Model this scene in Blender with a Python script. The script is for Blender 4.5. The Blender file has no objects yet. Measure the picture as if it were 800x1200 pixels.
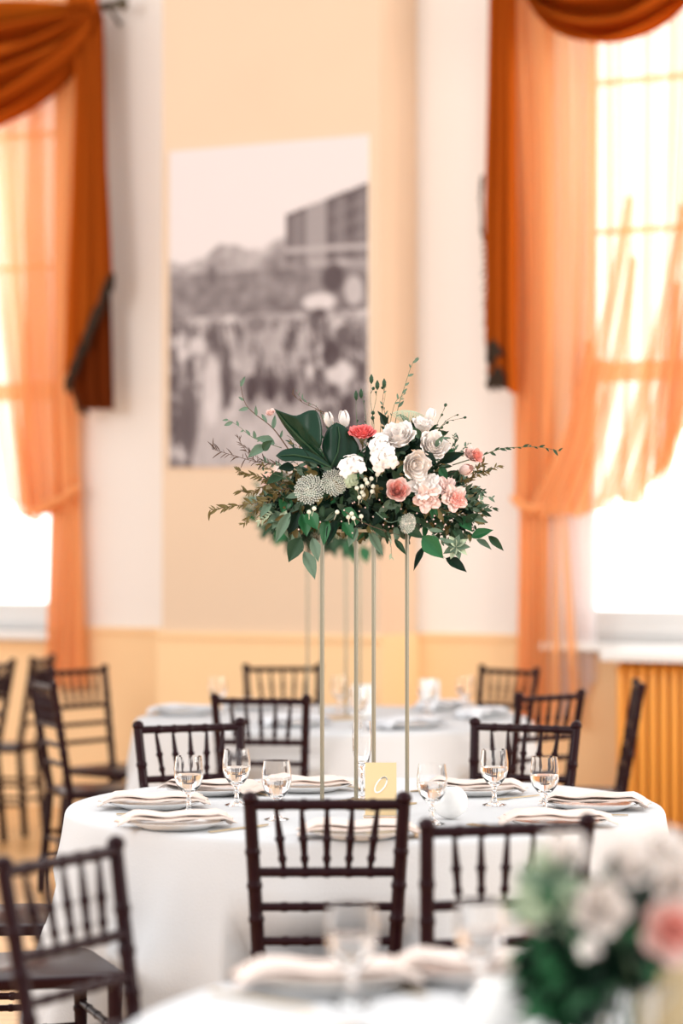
import bpy, bmesh, math, random
from math import sin, cos, pi, radians, sqrt, atan2, tan
from mathutils import Vector, Matrix, noise
random.seed(7)
S = bpy.context.scene
COL = S.collection

# ------------------------------------------------------------------ camera, world, light, exposure
CH, F = 1.50, 2833.33
PITCH = math.atan(38 / F)
cam = bpy.data.cameras.new('camera'); camo = bpy.data.objects.new('camera', cam); COL.objects.link(camo)
camo.location = (0, 0, CH); camo.rotation_euler = (pi / 2 + PITCH, 0, 0)
cam.sensor_fit = 'VERTICAL'; cam.sensor_height = 36; cam.lens = 85; cam.clip_end = 200
cam.dof.use_dof = True; cam.dof.focus_distance = 6.80; cam.dof.aperture_fstop = 1.4
S.camera = camo
S.view_settings.view_transform = 'Standard'; S.view_settings.look = 'None'
S.view_settings.gamma = 1; S.view_settings.use_curve_mapping = False
S.view_settings.exposure = 0.27
w = bpy.data.worlds.new('world'); S.world = w; w.use_nodes = True
nt = w.node_tree; nt.nodes.clear()
tc = nt.nodes.new('ShaderNodeTexCoord'); sep = nt.nodes.new('ShaderNodeSeparateXYZ')
rmp = nt.nodes.new('ShaderNodeMapRange'); rmp.inputs[1].default_value = 0.25; rmp.inputs[2].default_value = 0.6
rmp.inputs[3].default_value = .90; rmp.inputs[4].default_value = 2.7
bgn = nt.nodes.new('ShaderNodeBackground'); bgn.inputs[0].default_value = (1.0, .985, .98, 1)
wo = nt.nodes.new('ShaderNodeOutputWorld')
nt.links.new(tc.outputs['Generated'], sep.inputs[0]); nt.links.new(sep.outputs['Y'], rmp.inputs[0])
nt.links.new(rmp.outputs[0], bgn.inputs[1]); nt.links.new(bgn.outputs[0], wo.inputs[0])
def area(name, loc, target, size, power, col):
    l = bpy.data.lights.new(name, 'AREA'); l.shape = 'RECTANGLE'; l.size, l.size_y = size; l.energy = power; l.color = col
    o = bpy.data.objects.new(name, l); COL.objects.link(o); o.location = loc
    o.rotation_euler = (Vector(target) - Vector(loc)).to_track_quat('-Z', 'Y').to_euler()
    return o
area('right_fill_light', (8.5, 5, 3.4), (0, 12.6, 2.2), (5, 3.5), 520, (1, .96, .90))  # unseen area light added at right to brighten the pier's right return
area('left_fill_light', (-6.5, 1.5, 4.0), (0.2, 7.5, 1.1), (3, 2.5), 330, (1, .97, .95))  # soft light added at front left to model cloth folds and flowers

# ------------------------------------------------------------------ pixel helpers (800x1200 frame)
def ray(px, py):
    cx, cy = (px - 400) / F, (600 - py) / F
    return Vector((cx, cos(PITCH) - cy * sin(PITCH), sin(PITCH) + cy * cos(PITCH)))
def at(px, py, Y):
    r = ray(px, py); return Vector((0, 0, CH)) + r * (Y / r.y)
def atz(px, py, z):
    r = ray(px, py); return Vector((0, 0, CH)) + r * ((z - CH) / r.z)
TH = radians(27); WO = Vector((0, 13.05, 0)); WD = Vector((cos(TH), -sin(TH), 0)); WN = Vector((-sin(TH), -cos(TH), 0))
def W(u, z, p=0): return WO + WD * u + WN * p + Vector((0, 0, z))
def uz(px, py, p=0):
    r = ray(px, py); t = ((WO + WN * p) - Vector((0, 0, CH))).dot(WN) / r.dot(WN)
    q = Vector((0, 0, CH)) + r * t
    return (q - WO).dot(WD), q.z

# ------------------------------------------------------------------ materials
MATS = {}
def mat(name, col, rough=.5, metal=0, spec=.5, noise_amt=0, noise_scale=8, bump=0, bump_scale=40, sheen=0, trans=0, ior=1.45, coat=0, sss=0, alpha=1):
    m = bpy.data.materials.new(name); m.use_nodes = True; t = m.node_tree; b = t.nodes['Principled BSDF']
    b.inputs['Base Color'].default_value = (*col, 1); b.inputs['Roughness'].default_value = rough
    b.inputs['Metallic'].default_value = metal; b.inputs['Specular IOR Level'].default_value = spec
    b.inputs['IOR'].default_value = ior; b.inputs['Transmission Weight'].default_value = trans
    b.inputs['Coat Weight'].default_value = coat; b.inputs['Sheen Weight'].default_value = sheen
    if sss:
        b.inputs['Subsurface Weight'].default_value = sss; b.inputs['Subsurface Radius'].default_value = (.01, .008, .006)
    tcn = t.nodes.new('ShaderNodeTexCoord')
    if noise_amt:
        n = t.nodes.new('ShaderNodeTexNoise'); n.inputs['Scale'].default_value = noise_scale; n.inputs['Detail'].default_value = 4
        r = t.nodes.new('ShaderNodeMapRange'); r.inputs[3].default_value = 1 - noise_amt; r.inputs[4].default_value = 1 + noise_amt
        mx = t.nodes.new('ShaderNodeMix'); mx.data_type = 'RGBA'; mx.blend_type = 'MULTIPLY'; mx.inputs[0].default_value = 1
        mx.inputs[6].default_value = (*col, 1)
        t.links.new(tcn.outputs['Object'], n.inputs['Vector']); t.links.new(n.outputs[0], r.inputs[0])
        t.links.new(r.outputs[0], mx.inputs[7]); t.links.new(mx.outputs[2], b.inputs['Base Color'])
    if bump:
        n2 = t.nodes.new('ShaderNodeTexNoise'); n2.inputs['Scale'].default_value = bump_scale; n2.inputs['Detail'].default_value = 3
        bp = t.nodes.new('ShaderNodeBump'); bp.inputs['Strength'].default_value = bump; bp.inputs['Distance'].default_value = .01
        t.links.new(tcn.outputs['Object'], n2.inputs['Vector']); t.links.new(n2.outputs[0], bp.inputs['Height'])
        t.links.new(bp.outputs[0], b.inputs['Normal'])
    MATS[name] = m; return m
def cloth_mat(name, col, tcol, trans=.45, holes=0.0, stripes=0):
    """woven cloth: diffuse + translucent, plus open weave (transparent)"""
    m = bpy.data.materials.new(name); m.use_nodes = True; t = m.node_tree; t.nodes.clear()
    d = t.nodes.new('ShaderNodeBsdfDiffuse'); d.inputs[0].default_value = (*col, 1)
    tr = t.nodes.new('ShaderNodeBsdfTranslucent'); tr.inputs[0].default_value = (*tcol, 1)
    mx = t.nodes.new('ShaderNodeMixShader'); mx.inputs[0].default_value = trans
    t.links.new(d.outputs[0], mx.inputs[1]); t.links.new(tr.outputs[0], mx.inputs[2])
    out = t.nodes.new('ShaderNodeOutputMaterial'); last = mx
    if holes:
        tp = t.nodes.new('ShaderNodeBsdfTransparent'); tp.inputs[0].default_value = (1, .96, .93, 1)
        m2 = t.nodes.new('ShaderNodeMixShader')
        lw = t.nodes.new('ShaderNodeLayerWeight'); lw.inputs[0].default_value = .5      # weave closes up when seen edge-on
        r = t.nodes.new('ShaderNodeMapRange'); r.inputs[1].default_value = 0; r.inputs[2].default_value = .8
        r.inputs[3].default_value = holes; r.inputs[4].default_value = holes * .12
        t.links.new(lw.outputs['Facing'], r.inputs[0]); t.links.new(r.outputs[0], m2.inputs[0])
        t.links.new(mx.outputs[0], m2.inputs[1]); t.links.new(tp.outputs[0], m2.inputs[2]); last = m2
    t.links.new(last.outputs[0], out.inputs[0]); MATS[name] = m; return m
mat('mahogany', (.018, .0045, .0065), .30, spec=.14, noise_amt=.25, noise_scale=30)
mat('linen', (.62, .625, .635), .85, spec=.2, bump=.15, bump_scale=220)
mat('white_wall', (.88, .835, .79), .8, spec=.2, bump=.05, bump_scale=30)
mat('tan_wall', (.74, .56, .405), .8, spec=.2, noise_amt=.03, noise_scale=2)
mat('wainscot_paint', (.92, .64, .36), .6, spec=.3, noise_amt=.03, noise_scale=3)
mat('white_paint', (.86, .84, .81), .45)
mat('radiator_paint', (.88, .38, .06), .38)
mat('gold', (.62, .48, .30), .32, metal=.85)
mat('brass_pole', (.30, .27, .20), .28, metal=.8)
mat('gold_card', (.80, .60, .33), .5)
mat('white_ink', (.9, .88, .85), .5)
mat('glass', (1, 1, 1), 0.0, trans=1, ior=1.42)
mat('water', (1, 1, 1), 0.0, trans=1, ior=1.2)
mat('pane_glass', (1, 1, 1), 0.0, trans=1, ior=1.02)
mat('acrylic', (1, 1, 1), 0.02, trans=1, ior=1.2)
mat('china', (.82, .82, .82), .18, coat=.3)
mat('silver_rim', (.45, .5, .5), .25, metal=.7)
mat('napkin_cloth', (.80, .67, .60), .85, spec=.2, bump=.2, bump_scale=150)
mat('white_napkin', (.72, .72, .74), .85, spec=.2)
mat('votive_glass', (.80, .79, .77), .25, noise_amt=.05, noise_scale=60)
mat('rod_metal', (.12, .10, .07), .4, metal=.6)
mat('fringe', (.035, .018, .008), .9)
mat('stem_green', (.10, .15, .07), .6)
mat('twig_brown', (.13, .075, .05), .7)
mat('leaf_dark', (.004, .020, .010), .5, spec=.22, noise_amt=.3, noise_scale=14)  # dark green leaf, deepened further so its colour carries shade inside the foliage
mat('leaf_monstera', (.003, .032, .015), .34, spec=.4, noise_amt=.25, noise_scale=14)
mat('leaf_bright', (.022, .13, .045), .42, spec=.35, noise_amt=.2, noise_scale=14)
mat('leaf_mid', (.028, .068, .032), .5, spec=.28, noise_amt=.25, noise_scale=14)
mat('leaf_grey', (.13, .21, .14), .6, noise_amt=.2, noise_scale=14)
mat('leaf_pale', (.50, .60, .42), .6, noise_amt=.25, noise_scale=60)
mat('leaf_olive', (.16, .12, .035), .6, noise_amt=.3, noise_scale=60)
mat('petal_white', (.90, .83, .78), .6, sss=.15, noise_amt=.04, noise_scale=30)
mat('petal_blush', (.90, .66, .60), .6, sss=.15, noise_amt=.06, noise_scale=30)
mat('petal_pink', (.88, .40, .34), .6, sss=.15, noise_amt=.08, noise_scale=30)
mat('petal_coral', (.88, .20, .19), .6, sss=.15, noise_amt=.08, noise_scale=30)
mat('lace_white', (.72, .74, .66), .8)
mat('berry_white', (.80, .80, .66), .35)
cloth_mat('drape_rust', (.44, .095, .010), (.62, .15, .01), .25)
cloth_mat('drape_lining', (.13, .025, .005), (.3, .05, .01), .1)
cloth_mat('sheer_orange', (1.0, .56, .26), (1.0, .64, .34), .45, .40)
cloth_mat('sheer_white', (.90, .84, .84), (.96, .90, .89), .6, .2)
# plank floor
m = mat('floor_wood', (.80, .47, .22), .3, spec=.5); t = m.node_tree; b = t.nodes['Principled BSDF']
tcn = t.nodes.new('ShaderNodeTexCoord'); br = t.nodes.new('ShaderNodeTexBrick'); br.inputs['Scale'].default_value = 1
br.inputs['Color1'].default_value = (.84, .50, .23, 1); br.inputs['Color2'].default_value = (.70, .38, .15, 1); br.inputs['Mortar'].default_value = (.3, .14, .05, 1)
br.inputs['Mortar Size'].default_value = .003; br.inputs['Brick Width'].default_value = 1.8; br.inputs['Row Height'].default_value = .085
t.links.new(tcn.outputs['Object'], br.inputs['Vector']); t.links.new(br.outputs[0], b.inputs['Base Color'])
# vertex-colour print for the mural
m = bpy.data.materials.new('photo_print'); m.use_nodes = True; t = m.node_tree; b = t.nodes['Principled BSDF']; b.inputs['Roughness'].default_value = .7
va = t.nodes.new('ShaderNodeVertexColor'); va.layer_name = 'print'; t.links.new(va.outputs[0], b.inputs['Base Color']); MATS['photo_print'] = m

# ------------------------------------------------------------------ mesh builder
class MB:
    def __init__(s): s.v = []; s.f = []
    def add(s, vs, fs):
        o = len(s.v); s.v += [Vector(p) for p in vs]; s.f += [tuple(i + o for i in f) for f in fs]; return s
    def box(s, c, d, rot=None):
        R = rot or Matrix.Identity(3); c = Vector(c)
        vs = [c + R @ Vector((x * d[0] / 2, y * d[1] / 2, z * d[2] / 2)) for x in (-1, 1) for y in (-1, 1) for z in (-1, 1)]
        return s.add(vs, [(0, 1, 3, 2), (4, 6, 7, 5), (0, 4, 5, 1), (2, 3, 7, 6), (0, 2, 6, 4), (1, 5, 7, 3)])
    def tube(s, pts, rad, n=8, caps=True, sq=1.0):
        pts = [Vector(p) for p in pts]
        if not hasattr(rad, '__len__'): rad = [rad] * len(pts)
        vs = []; ref = None
        for i, p in enumerate(pts):
            d = (pts[min(i + 1, len(pts) - 1)] - pts[max(i - 1, 0)])
            d = d.normalized() if d.length > 1e-9 else Vector((0, 0, 1))
            if ref is None: ref = Vector((1, 0, 0)) if abs(d.x) < .8 else Vector((0, 1, 0))
            a = (ref - d * ref.dot(d)).normalized(); bb = d.cross(a); ref = a
            for k in range(n):
                t_ = 2 * pi * k / n; vs.append(p + (a * cos(t_) + bb * sin(t_) * sq) * rad[i])
        fs = [(i * n + k, i * n + (k + 1) % n, (i + 1) * n + (k + 1) % n, (i + 1) * n + k) for i in range(len(pts) - 1) for k in range(n)]
        if caps: fs += [tuple(reversed(range(n))), tuple((len(pts) - 1) * n + k for k in range(n))]
        return s.add(vs, fs)
    def lathe(s, prof, n=20, c=(0, 0, 0)):
        c = Vector(c); vs = []
        for r, z in prof:
            for k in range(n): vs.append(c + Vector((r * cos(2 * pi * k / n), r * sin(2 * pi * k / n), z)))
        fs = [(i * n + k, i * n + (k + 1) % n, (i + 1) * n + (k + 1) % n, (i + 1) * n + k) for i in range(len(prof) - 1) for k in range(n)]
        if prof[0][0] > 1e-5: fs.append(tuple(reversed(range(n))))
        if prof[-1][0] > 1e-5: fs.append(tuple((len(prof) - 1) * n + k for k in range(n)))
        return s.add(vs, fs)
    def grid(s, fn, nu, nv):
        vs = [fn(i / nu, j / nv) for j in range(nv + 1) for i in range(nu + 1)]
        fs = [(j * (nu + 1) + i, j * (nu + 1) + i + 1, (j + 1) * (nu + 1) + i + 1, (j + 1) * (nu + 1) + i) for j in range(nv) for i in range(nu)]
        return s.add(vs, fs)
    def prism(s, outline, th, M=None):
        M = M or Matrix.Identity(4); n = len(outline)
        vs = [M @ Vector((x, y, 0)) for x, y in outline] + [M @ Vector((x, y, th)) for x, y in outline]
        return s.add(vs, [tuple(reversed(range(n))), tuple(range(n, 2 * n))] + [(i, (i + 1) % n, n + (i + 1) % n, n + i) for i in range(n)])
    def build(s, name, m, parent=None, smooth=True, loc=None, bevel=0, solid=0, sharp=True):
        me = bpy.data.meshes.new(name); me.from_pydata([tuple(p) for p in s.v], [], s.f); me.update()
        bm = bmesh.new(); bm.from_mesh(me); bmesh.ops.remove_doubles(bm, verts=bm.verts, dist=1e-6)
        bmesh.ops.recalc_face_normals(bm, faces=bm.faces); bm.to_mesh(me); bm.free()
        me.materials.append(MATS[m] if isinstance(m, str) else m)
        if smooth:
            for p in me.polygons: p.use_smooth = True
            if sharp: me.set_sharp_from_angle(angle=radians(50))
        o = bpy.data.objects.new(name, me); COL.objects.link(o)
        if parent: o.parent = parent
        if loc is not None: o.location = loc
        if bevel:
            md = o.modifiers.new('bevel', 'BEVEL'); md.width = bevel; md.segments = 2; md.limit_method = 'ANGLE'
        if solid:
            md = o.modifiers.new('solid', 'SOLIDIFY'); md.thickness = solid; md.offset = 0
        return o
def tag(o, label=None, cat=None, group=None, kind=None):
    if label: o['label'] = label
    if cat: o['category'] = cat
    if group: o['group'] = group
    if kind: o['kind'] = kind
    return o
def empty(name, loc, rz=0):
    o = bpy.data.objects.new(name, None); o.empty_display_size = .1; COL.objects.link(o); o.location = loc; o.rotation_euler = (0, 0, rz); return o
def copy_tree(o, parent=None):
    c = o.copy(); COL.objects.link(c); c.parent = parent
    for ch in o.children: copy_tree(ch, c)
    return c
def lerp(a, b, t_): return a + (b - a) * t_
def interp(tab, x):
    if x <= tab[0][0]: return tab[0][1:]
    for a, b_ in zip(tab, tab[1:]):
        if x <= b_[0]:
            t_ = (x - a[0]) / (b_[0] - a[0]); return tuple(lerp(p, q, t_) for p, q in zip(a[1:], b_[1:]))
    return tab[-1][1:]

# ------------------------------------------------------------------ the setting
def wbox(mb, u0, u1, z0, z1, p0, p1):
    R = Matrix((WD, -WN, Vector((0, 0, 1)))).transposed()
    c = W((u0 + u1) / 2, (z0 + z1) / 2, (p0 + p1) / 2); mb.box(c, (abs(u1 - u0), abs(p1 - p0), z1 - z0), R); return mb
def struct(o): o['kind'] = 'structure'; return o
fl = MB(); fl.add([(-9, -1, 0), (9, -1, 0), (9, 20, 0), (-9, 20, 0)], [(0, 1, 2, 3)])
fo = struct(fl.build('floor', 'floor_wood', smooth=False))
WT = 5.3
RW = (1.27, 2.75); LW = (-3.30, -1.86); ZS = 1.0; ZT = 4.75
PU0, PU1 = uz(190, 600, .45)[0], uz(445, 600, .45)[0]
b_ = MB()
for u0, u1 in ((-7.5, LW[0]), (LW[1], RW[0]), (RW[1], 6.5)): wbox(b_, u0, u1, 0, WT, -.35, 0)
for a in (LW, RW):
    wbox(b_, a[0], a[1], 0, ZS, -.35, 0); wbox(b_, a[0], a[1], ZT, WT, -.35, 0)
struct(b_.build('wall_back', 'white_wall', smooth=False))
b_ = MB(); wbox(b_, PU0, PU1, 0, WT, 0, .45)
struct(b_.build('wall_pier', 'tan_wall', smooth=False))
def uzz(px, py): return uz(px, py)[1]
WZ = uz(140, 735)[1]
k = 1
for u0, u1, p0 in ((-7.5, PU0, 0), (PU1, 6.5, 0), (PU0 - .02, PU1 + .02, .45)):
    b_ = MB()
    ztop = WZ
    segs = [(u0, u1)]
    if p0 == 0:
        segs = []
        a = LW if u0 < -5 else RW
        segs = [(u0, a[0] - .0, WZ), (a[0], a[1], ZS - .06), (a[1], u1, WZ)]
    else: segs = [(u0, u1, WZ)]
    for sg in segs:
        wbox(b_, sg[0], sg[1], 0.0, sg[2] - .03, p0, p0 + .02)
        wbox(b_, sg[0], sg[1], sg[2] - .03, sg[2], p0, p0 + .035)
        wbox(b_, sg[0], sg[1], 0.0, .16, p0 + .02, p0 + .035)
    if p0: wbox(b_, PU1, PU1 + .02, 0, WZ, 0, .45)
    struct(b_.build('trim_%d' % k, 'wainscot_paint', smooth=False)); k += 1
for i, a in enumerate((LW, RW)):
    fr = empty('window_%d' % (i + 1), W((a[0] + a[1]) / 2, ZS, -.2)); struct(fr)
    fr.rotation_euler = (0, 0, -TH)
    hw = (a[1] - a[0]) / 2; HH = ZT - ZS
    def lb(mb, x0, x1, z0, z1, y0, y1): return mb.box(((x0 + x1) / 2, (y0 + y1) / 2, (z0 + z1) / 2), (x1 - x0, y1 - y0, z1 - z0))
    b_ = MB(); lb(b_, -hw, -hw + .06, 0, HH, -.05, .05); lb(b_, hw - .06, hw, 0, HH, -.05, .05)
    lb(b_, -hw, hw, HH - .06, HH, -.05, .05); lb(b_, -hw, hw, 0, .06, -.05, .05)
    b_.build('window_frame', 'white_paint', fr, smooth=False)
    for z0, z1, y in ((.06, HH * .385, -.02), (HH * .36, HH - .06, .02)):
        b_ = MB(); x0, x1 = -hw + .06, hw - .06
        lb(b_, x0, x0 + .045, z0, z1, y - .018, y + .018); lb(b_, x1 - .045, x1, z0, z1, y - .018, y + .018)
        lb(b_, x0, x1, z0, z0 + .10, y - .018, y + .018); lb(b_, x0, x1, z1 - .10, z1, y - .018, y + .018)
        if y > 0:
            lb(b_, -.014, .014, z0, z1, y - .012, y + .012)
            for q in (1, 2): lb(b_, x0, x1, lerp(z0, z1, q / 3) - .014, lerp(z0, z1, q / 3) + .014, y - .012, y + .012)
        sa = b_.build('sash', 'white_paint', fr, smooth=False)
        g = MB(); lb(g, x0, x1, z0, z1, y - .003, y + .003); g.build('pane', 'pane_glass', sa, smooth=False)
    b_ = MB(); lb(b_, -hw - .08, hw + .08, -.045, 0, -.42 + .12, -.05); b_.build('window_sill', 'white_paint', fr, smooth=False, bevel=.006)

# mural
PP = .455
mu0, mu1 = uz(199, 300, PP)[0], uz(432, 300, PP)[0]
mz1 = uz(432, 158, PP)[1]; mz0 = uz(205, 548, PP)[1]
def mural_val(x, y):
    """x 0..1 left to right, y 0..1 top to bottom: grey tone of the printed scene"""
    n = lambda sx, sy, o=0: noise.fractal(Vector((x * sx + o, y * sy + o * 1.7, o)), 0.6, 2.0, 4) * .5 + .5
    v = .84
    hill = .335 - .075 * x + .02 * sin(x * 17) + .02 * n(9, 1, 3)
    if y > hill: v = .42 + .35 * (n(10, 16, 5) - .5) + max(0, .16 - (y - hill)) * 1.2
    if x > .60 and y > .225 - .20 * (x - .60) and y < .375:
        top = .225 - .20 * (x - .60); v = .36 + .05 * sin(x * 60)
        if (y - top) < .012: v = .25
        if .70 < x < .80: v = .52
        if int((y - top) * 60) % 3 == 1 and int(x * 60) % 2 and x > .8: v -= .10
        if abs(y - .335) < .008: v = .62
    if .39 < y < .53: v = lerp(v, .24 + .3 * n(14, 20, 9), .75)
    if y > .53:
        v = .50 + .75 * (n(11, 13, 2) - .5)
        d = ((x - .52) / .22) ** 2 + ((y - .62) / .10) ** 2
        if d < 1: v = lerp(v, .58, .8)
    if y > .55:
        q = n(22, 7, 12)
        if q > .56: v = lerp(v, .16, .75)
    if y > .74 and x < .75 and x > .12: v = lerp(v, .70, min(1, (y - .74) * 9) * .75)
    for cx, cy, rx, ry, t_ in ((.76, .50, .09, .030, .85), (.76, .535, .045, .02, .2), (.15, .62, .045, .03, .78), (.22, .76, .05, .13, .80), (.86, .72, .08, .04, .8),
                               (.42, .76, .04, .05, .12), (.52, .765, .035, .045, .08), (.62, .77, .04, .05, .12), (.10, .85, .06, .13, .25), (.22, .40, .03, .04, .3), (.30, .77, .03, .06, .2),
                               (.82, .66, .05, .05, .15), (.9, .85, .05, .07, .15), (.88, .6, .05, .03, .25), (.45, .56, .06, .03, .35), (.83, .43, .06, .05, .18), (.93, .47, .05, .05, .7)):
        d = ((x - cx) / rx) ** 2 + ((y - cy) / ry) ** 2
        if d < 1: v = lerp(v, t_, min(1, (1 - d) * 2.5) * .85)
    return max(.03, min(.9, v))
b_ = MB(); NX, NY = 120, 190
b_.grid(lambda i, j: Vector((lerp(0, mu1 - mu0, i), -.012, lerp(mz1, mz0, j) - mz0)), NX, NY)
mo = b_.build('photo_print', 'photo_print')
ca = mo.data.color_attributes.new('print', 'FLOAT_COLOR', 'POINT')
for v in mo.data.vertices:
    x = v.co.x / (mu1 - mu0); y = 1 - v.co.z / (mz1 - mz0); g = mural_val(x, y)
    c0, c1 = Vector((.045, .022, .027)), Vector((.74, .67, .66))
    tt = max(0, (g - .1) / .75); c = c0.lerp(c1, min(1, tt ** 1.55)); ca.data[v.index].color = (*c, 1)
me_ = empty('wall_photograph', W(mu0, mz0, .45), -TH); mo.parent = me_
b_ = MB(); b_.box(((mu1 - mu0) / 2, -.0055, (mz1 - mz0) / 2), (mu1 - mu0, .011, mz1 - mz0)); b_.build('backing_board', 'white_paint', me_, smooth=False)
tag(me_, 'large unframed black-and-white street crowd photograph mounted on the tan wall pier', 'photograph')

# ------------------------------------------------------------------ curtains
def sheet(name, m, fn, nu, nv, parent=None, solid=.002):
    b2 = MB(); b2.grid(fn, nu, nv); return b2.build(name, m, parent, solid=0, sharp=False)
def drop_cloth(rows, p, folds, amp, seed=0, flare=None):
    """rows (y_px, x_left, x_right) -> sheet hanging on the wall plane with vertical folds of real depth"""
    def fn(i, j):
        y = lerp(rows[0][0], rows[-1][0], j); xl, xr = interp(rows, y)
        wob = .06 * sin(i * 5 + seed) + .03 * sin(i * 13 + seed * 2)
        ph = 2 * pi * folds * (i + wob) + .4 * sin(j * 3 + seed)
        x = lerp(xl, xr, i) + (xr - xl) / folds * .12 * sin(ph * 2 + j)
        yy = y + (flare(i, j) if flare else 0)
        pp = p + amp * (sin(ph) + .35 * sin(2.3 * ph + seed)) * (.6 + .4 * j)
        u, z = uz(x, yy, p); return W(u, z, pp)
    return fn
def edge_cord(name, pts, r, m, parent):
    b2 = MB(); b2.tube(pts, r, 6)
    return b2.build(name, m, parent)
def fringe(parent, pts, m='fringe', drop=.05):
    b2 = MB()
    for a, c in zip(pts, pts[1:]):
        n = max(1, int((c - a).length / .012))
        for q in range(n):
            s = a.lerp(c, q / n); b2.tube([s, s - Vector((random.uniform(-.006, .006), 0, drop * random.uniform(.7, 1)))], [.006, .004], 4)
    b2.build('fringe', m, parent)
def finish(root, objs):
    inv = Matrix.Translation(-root.location)
    for o in objs:
        o.parent = root; o.data.transform(inv)
        o.location = (0, 0, 0)
ROWROD = 4.50
def rodz(): return uz(60, 14, .22)[1]
RZ = rodz()
for side, (ua, ub) in (('left', (-3.75, uz(134, 5, .22)[0])), ('right', (uz(566, -40, .22)[0], 3.3))):
    r = empty('curtain_rod', W((ua + ub) / 2, RZ, .22))
    b_ = MB(); b_.tube([W(ua, RZ, .22), W(ub, RZ, .22)], .02, 10); o1 = b_.build('rod', 'rod_metal')
    obs = [o1]
    for ue, sg in ((ua, -1), (ub, 1)):
        b_ = MB(); b_.tube([W(ue + sg * d, RZ, .22) for d in (0, .01, .03, .05, .07, .085)], [.022, .03, .022, .042, .036, .008], 10); obs.append(b_.build('finial', 'rod_metal'))
        b_ = MB(); b_.tube([W(ue - sg * .1, RZ, .22), W(ue - sg * .1, RZ, .1), W(ue - sg * .1, RZ - .06, .0)], .012, 8); obs.append(b_.build('bracket', 'rod_metal'))
    finish(r, obs); tag(r, 'dark metal curtain rod across the top of the %s window' % side, 'curtain rod')

def swag(name, xs, y_rod, sag_top, sag_bot, p=.27, folds=5, xoff=0):
    """scarf swag hung between two points: nested catenary folds"""
    def fn(i, j):
        x = lerp(xs[0], xs[1], i); c = 1 - (2 * i - 1) ** 2
        c = c ** .85
        yr = lerp(y_rod[0], y_rod[1], i)
        y = yr + lerp(4, 24, j) + c * lerp(sag_top, sag_bot, j)
        pp = p + .15 * sin(j * folds * 2 * pi + 1.6 * sin(i * 3.1)) * (.45 + .55 * c) + .03 * sin(j * folds * 5.3 * pi + 3 * i) + .07 * c
        u, z = uz(x, y, p); return W(u, z, pp)
    return sheet(name, 'drape_rust', fn, 60, 60)

# left window dressing
L = empty('window_drapery', W(-2.0, 2.0, .2))
obs = []
s1 = swag('swag', (-190, 112), (58, 5), -18, 112); obs.append(s1)
b_ = MB(); b_.grid(lambda i, j: W(uz(lerp(-190, 112, i), 0, .27)[0], 0, 0), 1, 1)
ja = sheet('jabot_lining', 'drape_lining', drop_cloth([(20, 94, 122), (250, 88, 127), (400, 84, 131), (450, 84, 132), (480, 92, 133)], .20, 3, .03, 2, flare=lambda i, j: 0), 30, 40); obs.append(ja)
def cut_left(i, j):
    y = lerp(0, 1, j); e = 447 - 130 * i
    return (y * (e - 12) + 12) - lerp(12, 447, j)
jb = sheet('jabot', 'drape_rust', drop_cloth([(12, 92, 122), (120, 90, 124), (250, 86, 127), (340, 82, 130), (447, 77, 133)], .27, 3.2, .035, 1, flare=cut_left), 40, 60); obs.append(jb)
b_ = MB(); pts = []
e0 = []
for q in range(13):
    i = q / 12; x = lerp(77, 131, i); y = 449 - 130 * i
    u, z = uz(x, y, .28); e0.append(W(u, z, .28))
fr_ = MB()
for a, c in zip(e0, e0[1:]):
    for q in range(14):
        s_ = a.lerp(c, q / 14) + WN * random.uniform(-.02, .02); fr_.tube([s_, s_ - Vector((0, 0, random.uniform(.03, .09)))], [.011, .008], 5)
obs.append(fr_.build('fringe', 'fringe'))
fr_ = MB(); e1 = [W(*uz(x, y, .24), .24) for x, y in ((84, 452), (92, 478), (104, 482))]
for a, c in zip(e1, e1[1:]):
    for q in range(7):
        s_ = a.lerp(c, q / 7); fr_.tube([s_, s_ - Vector((0, 0, random.uniform(.015, .035)))], [.009, .006], 5)
obs.append(fr_.build('fringe', 'fringe'))
# knot over the rod
b_ = MB(); b_.grid(lambda i, j: W(*(lambda q: (q[0], q[1]))(uz(lerp(84, 124, i), lerp(-14, 34, j) - 10 * sin(i * pi), .25)), .25 + .06 * sin(j * pi) + .02 * sin(i * 20)), 24, 12)
obs.append(b_.build('swag_knot', 'drape_rust', sharp=False))
finish(L, obs); tag(L, 'rust-orange scarf swag and fringed tail draped at the left window', 'drapery')

# right window dressing
Rr = empty('window_drapery', W(1.0, 2.0, .2)); obs = []
obs.append(swag('swag', (612, 822), (-42, -62), -24, 62 + 24)); obs.append(swag('swag', (790, 1010), (-62, -84), -24, 86))
jb = sheet('jabot', 'drape_rust', drop_cloth([(-45, 574, 602), (120, 571, 602), (260, 567, 603), (400, 568, 604), (455, 573, 606)], .27, 2.6, .035, 4, flare=lambda i, j: 16 * i * j - 8 * j), 36, 60); obs.append(jb)
fr_ = MB(); e1 = [W(*uz(x, y, .26), .26) for x, y in ((566, 205), (564, 230), (565, 262), (567, 280), (569, 350), (571, 400), (573, 450))]
for a, c in zip(e1, e1[1:]):
    for q in range(9):
        s_ = a.lerp(c, q / 9); fr_.tube([s_, s_ - WD * random.uniform(.0, .02) - Vector((0, 0, .02))], [.008, .005], 5)
obs.append(fr_.build('fringe', 'fringe'))
def tuft(x0, y0, r0, n, mm, pp=.30):
    b3 = MB()
    for q in range(n):
        a_ = random.uniform(0, 2 * pi); rr = r0 * sqrt(random.random()); c = W(*uz(x0 + rr * cos(a_), y0 + rr * 1.5 * sin(a_), pp), pp + random.uniform(-.02, .03))
        b3.tube([c, c + Vector((random.uniform(-.03, .03), random.uniform(-.02, .02), -random.uniform(.02, .06)))], [.011, .006], 5)
    return b3.build('tassel', mm)
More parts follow.
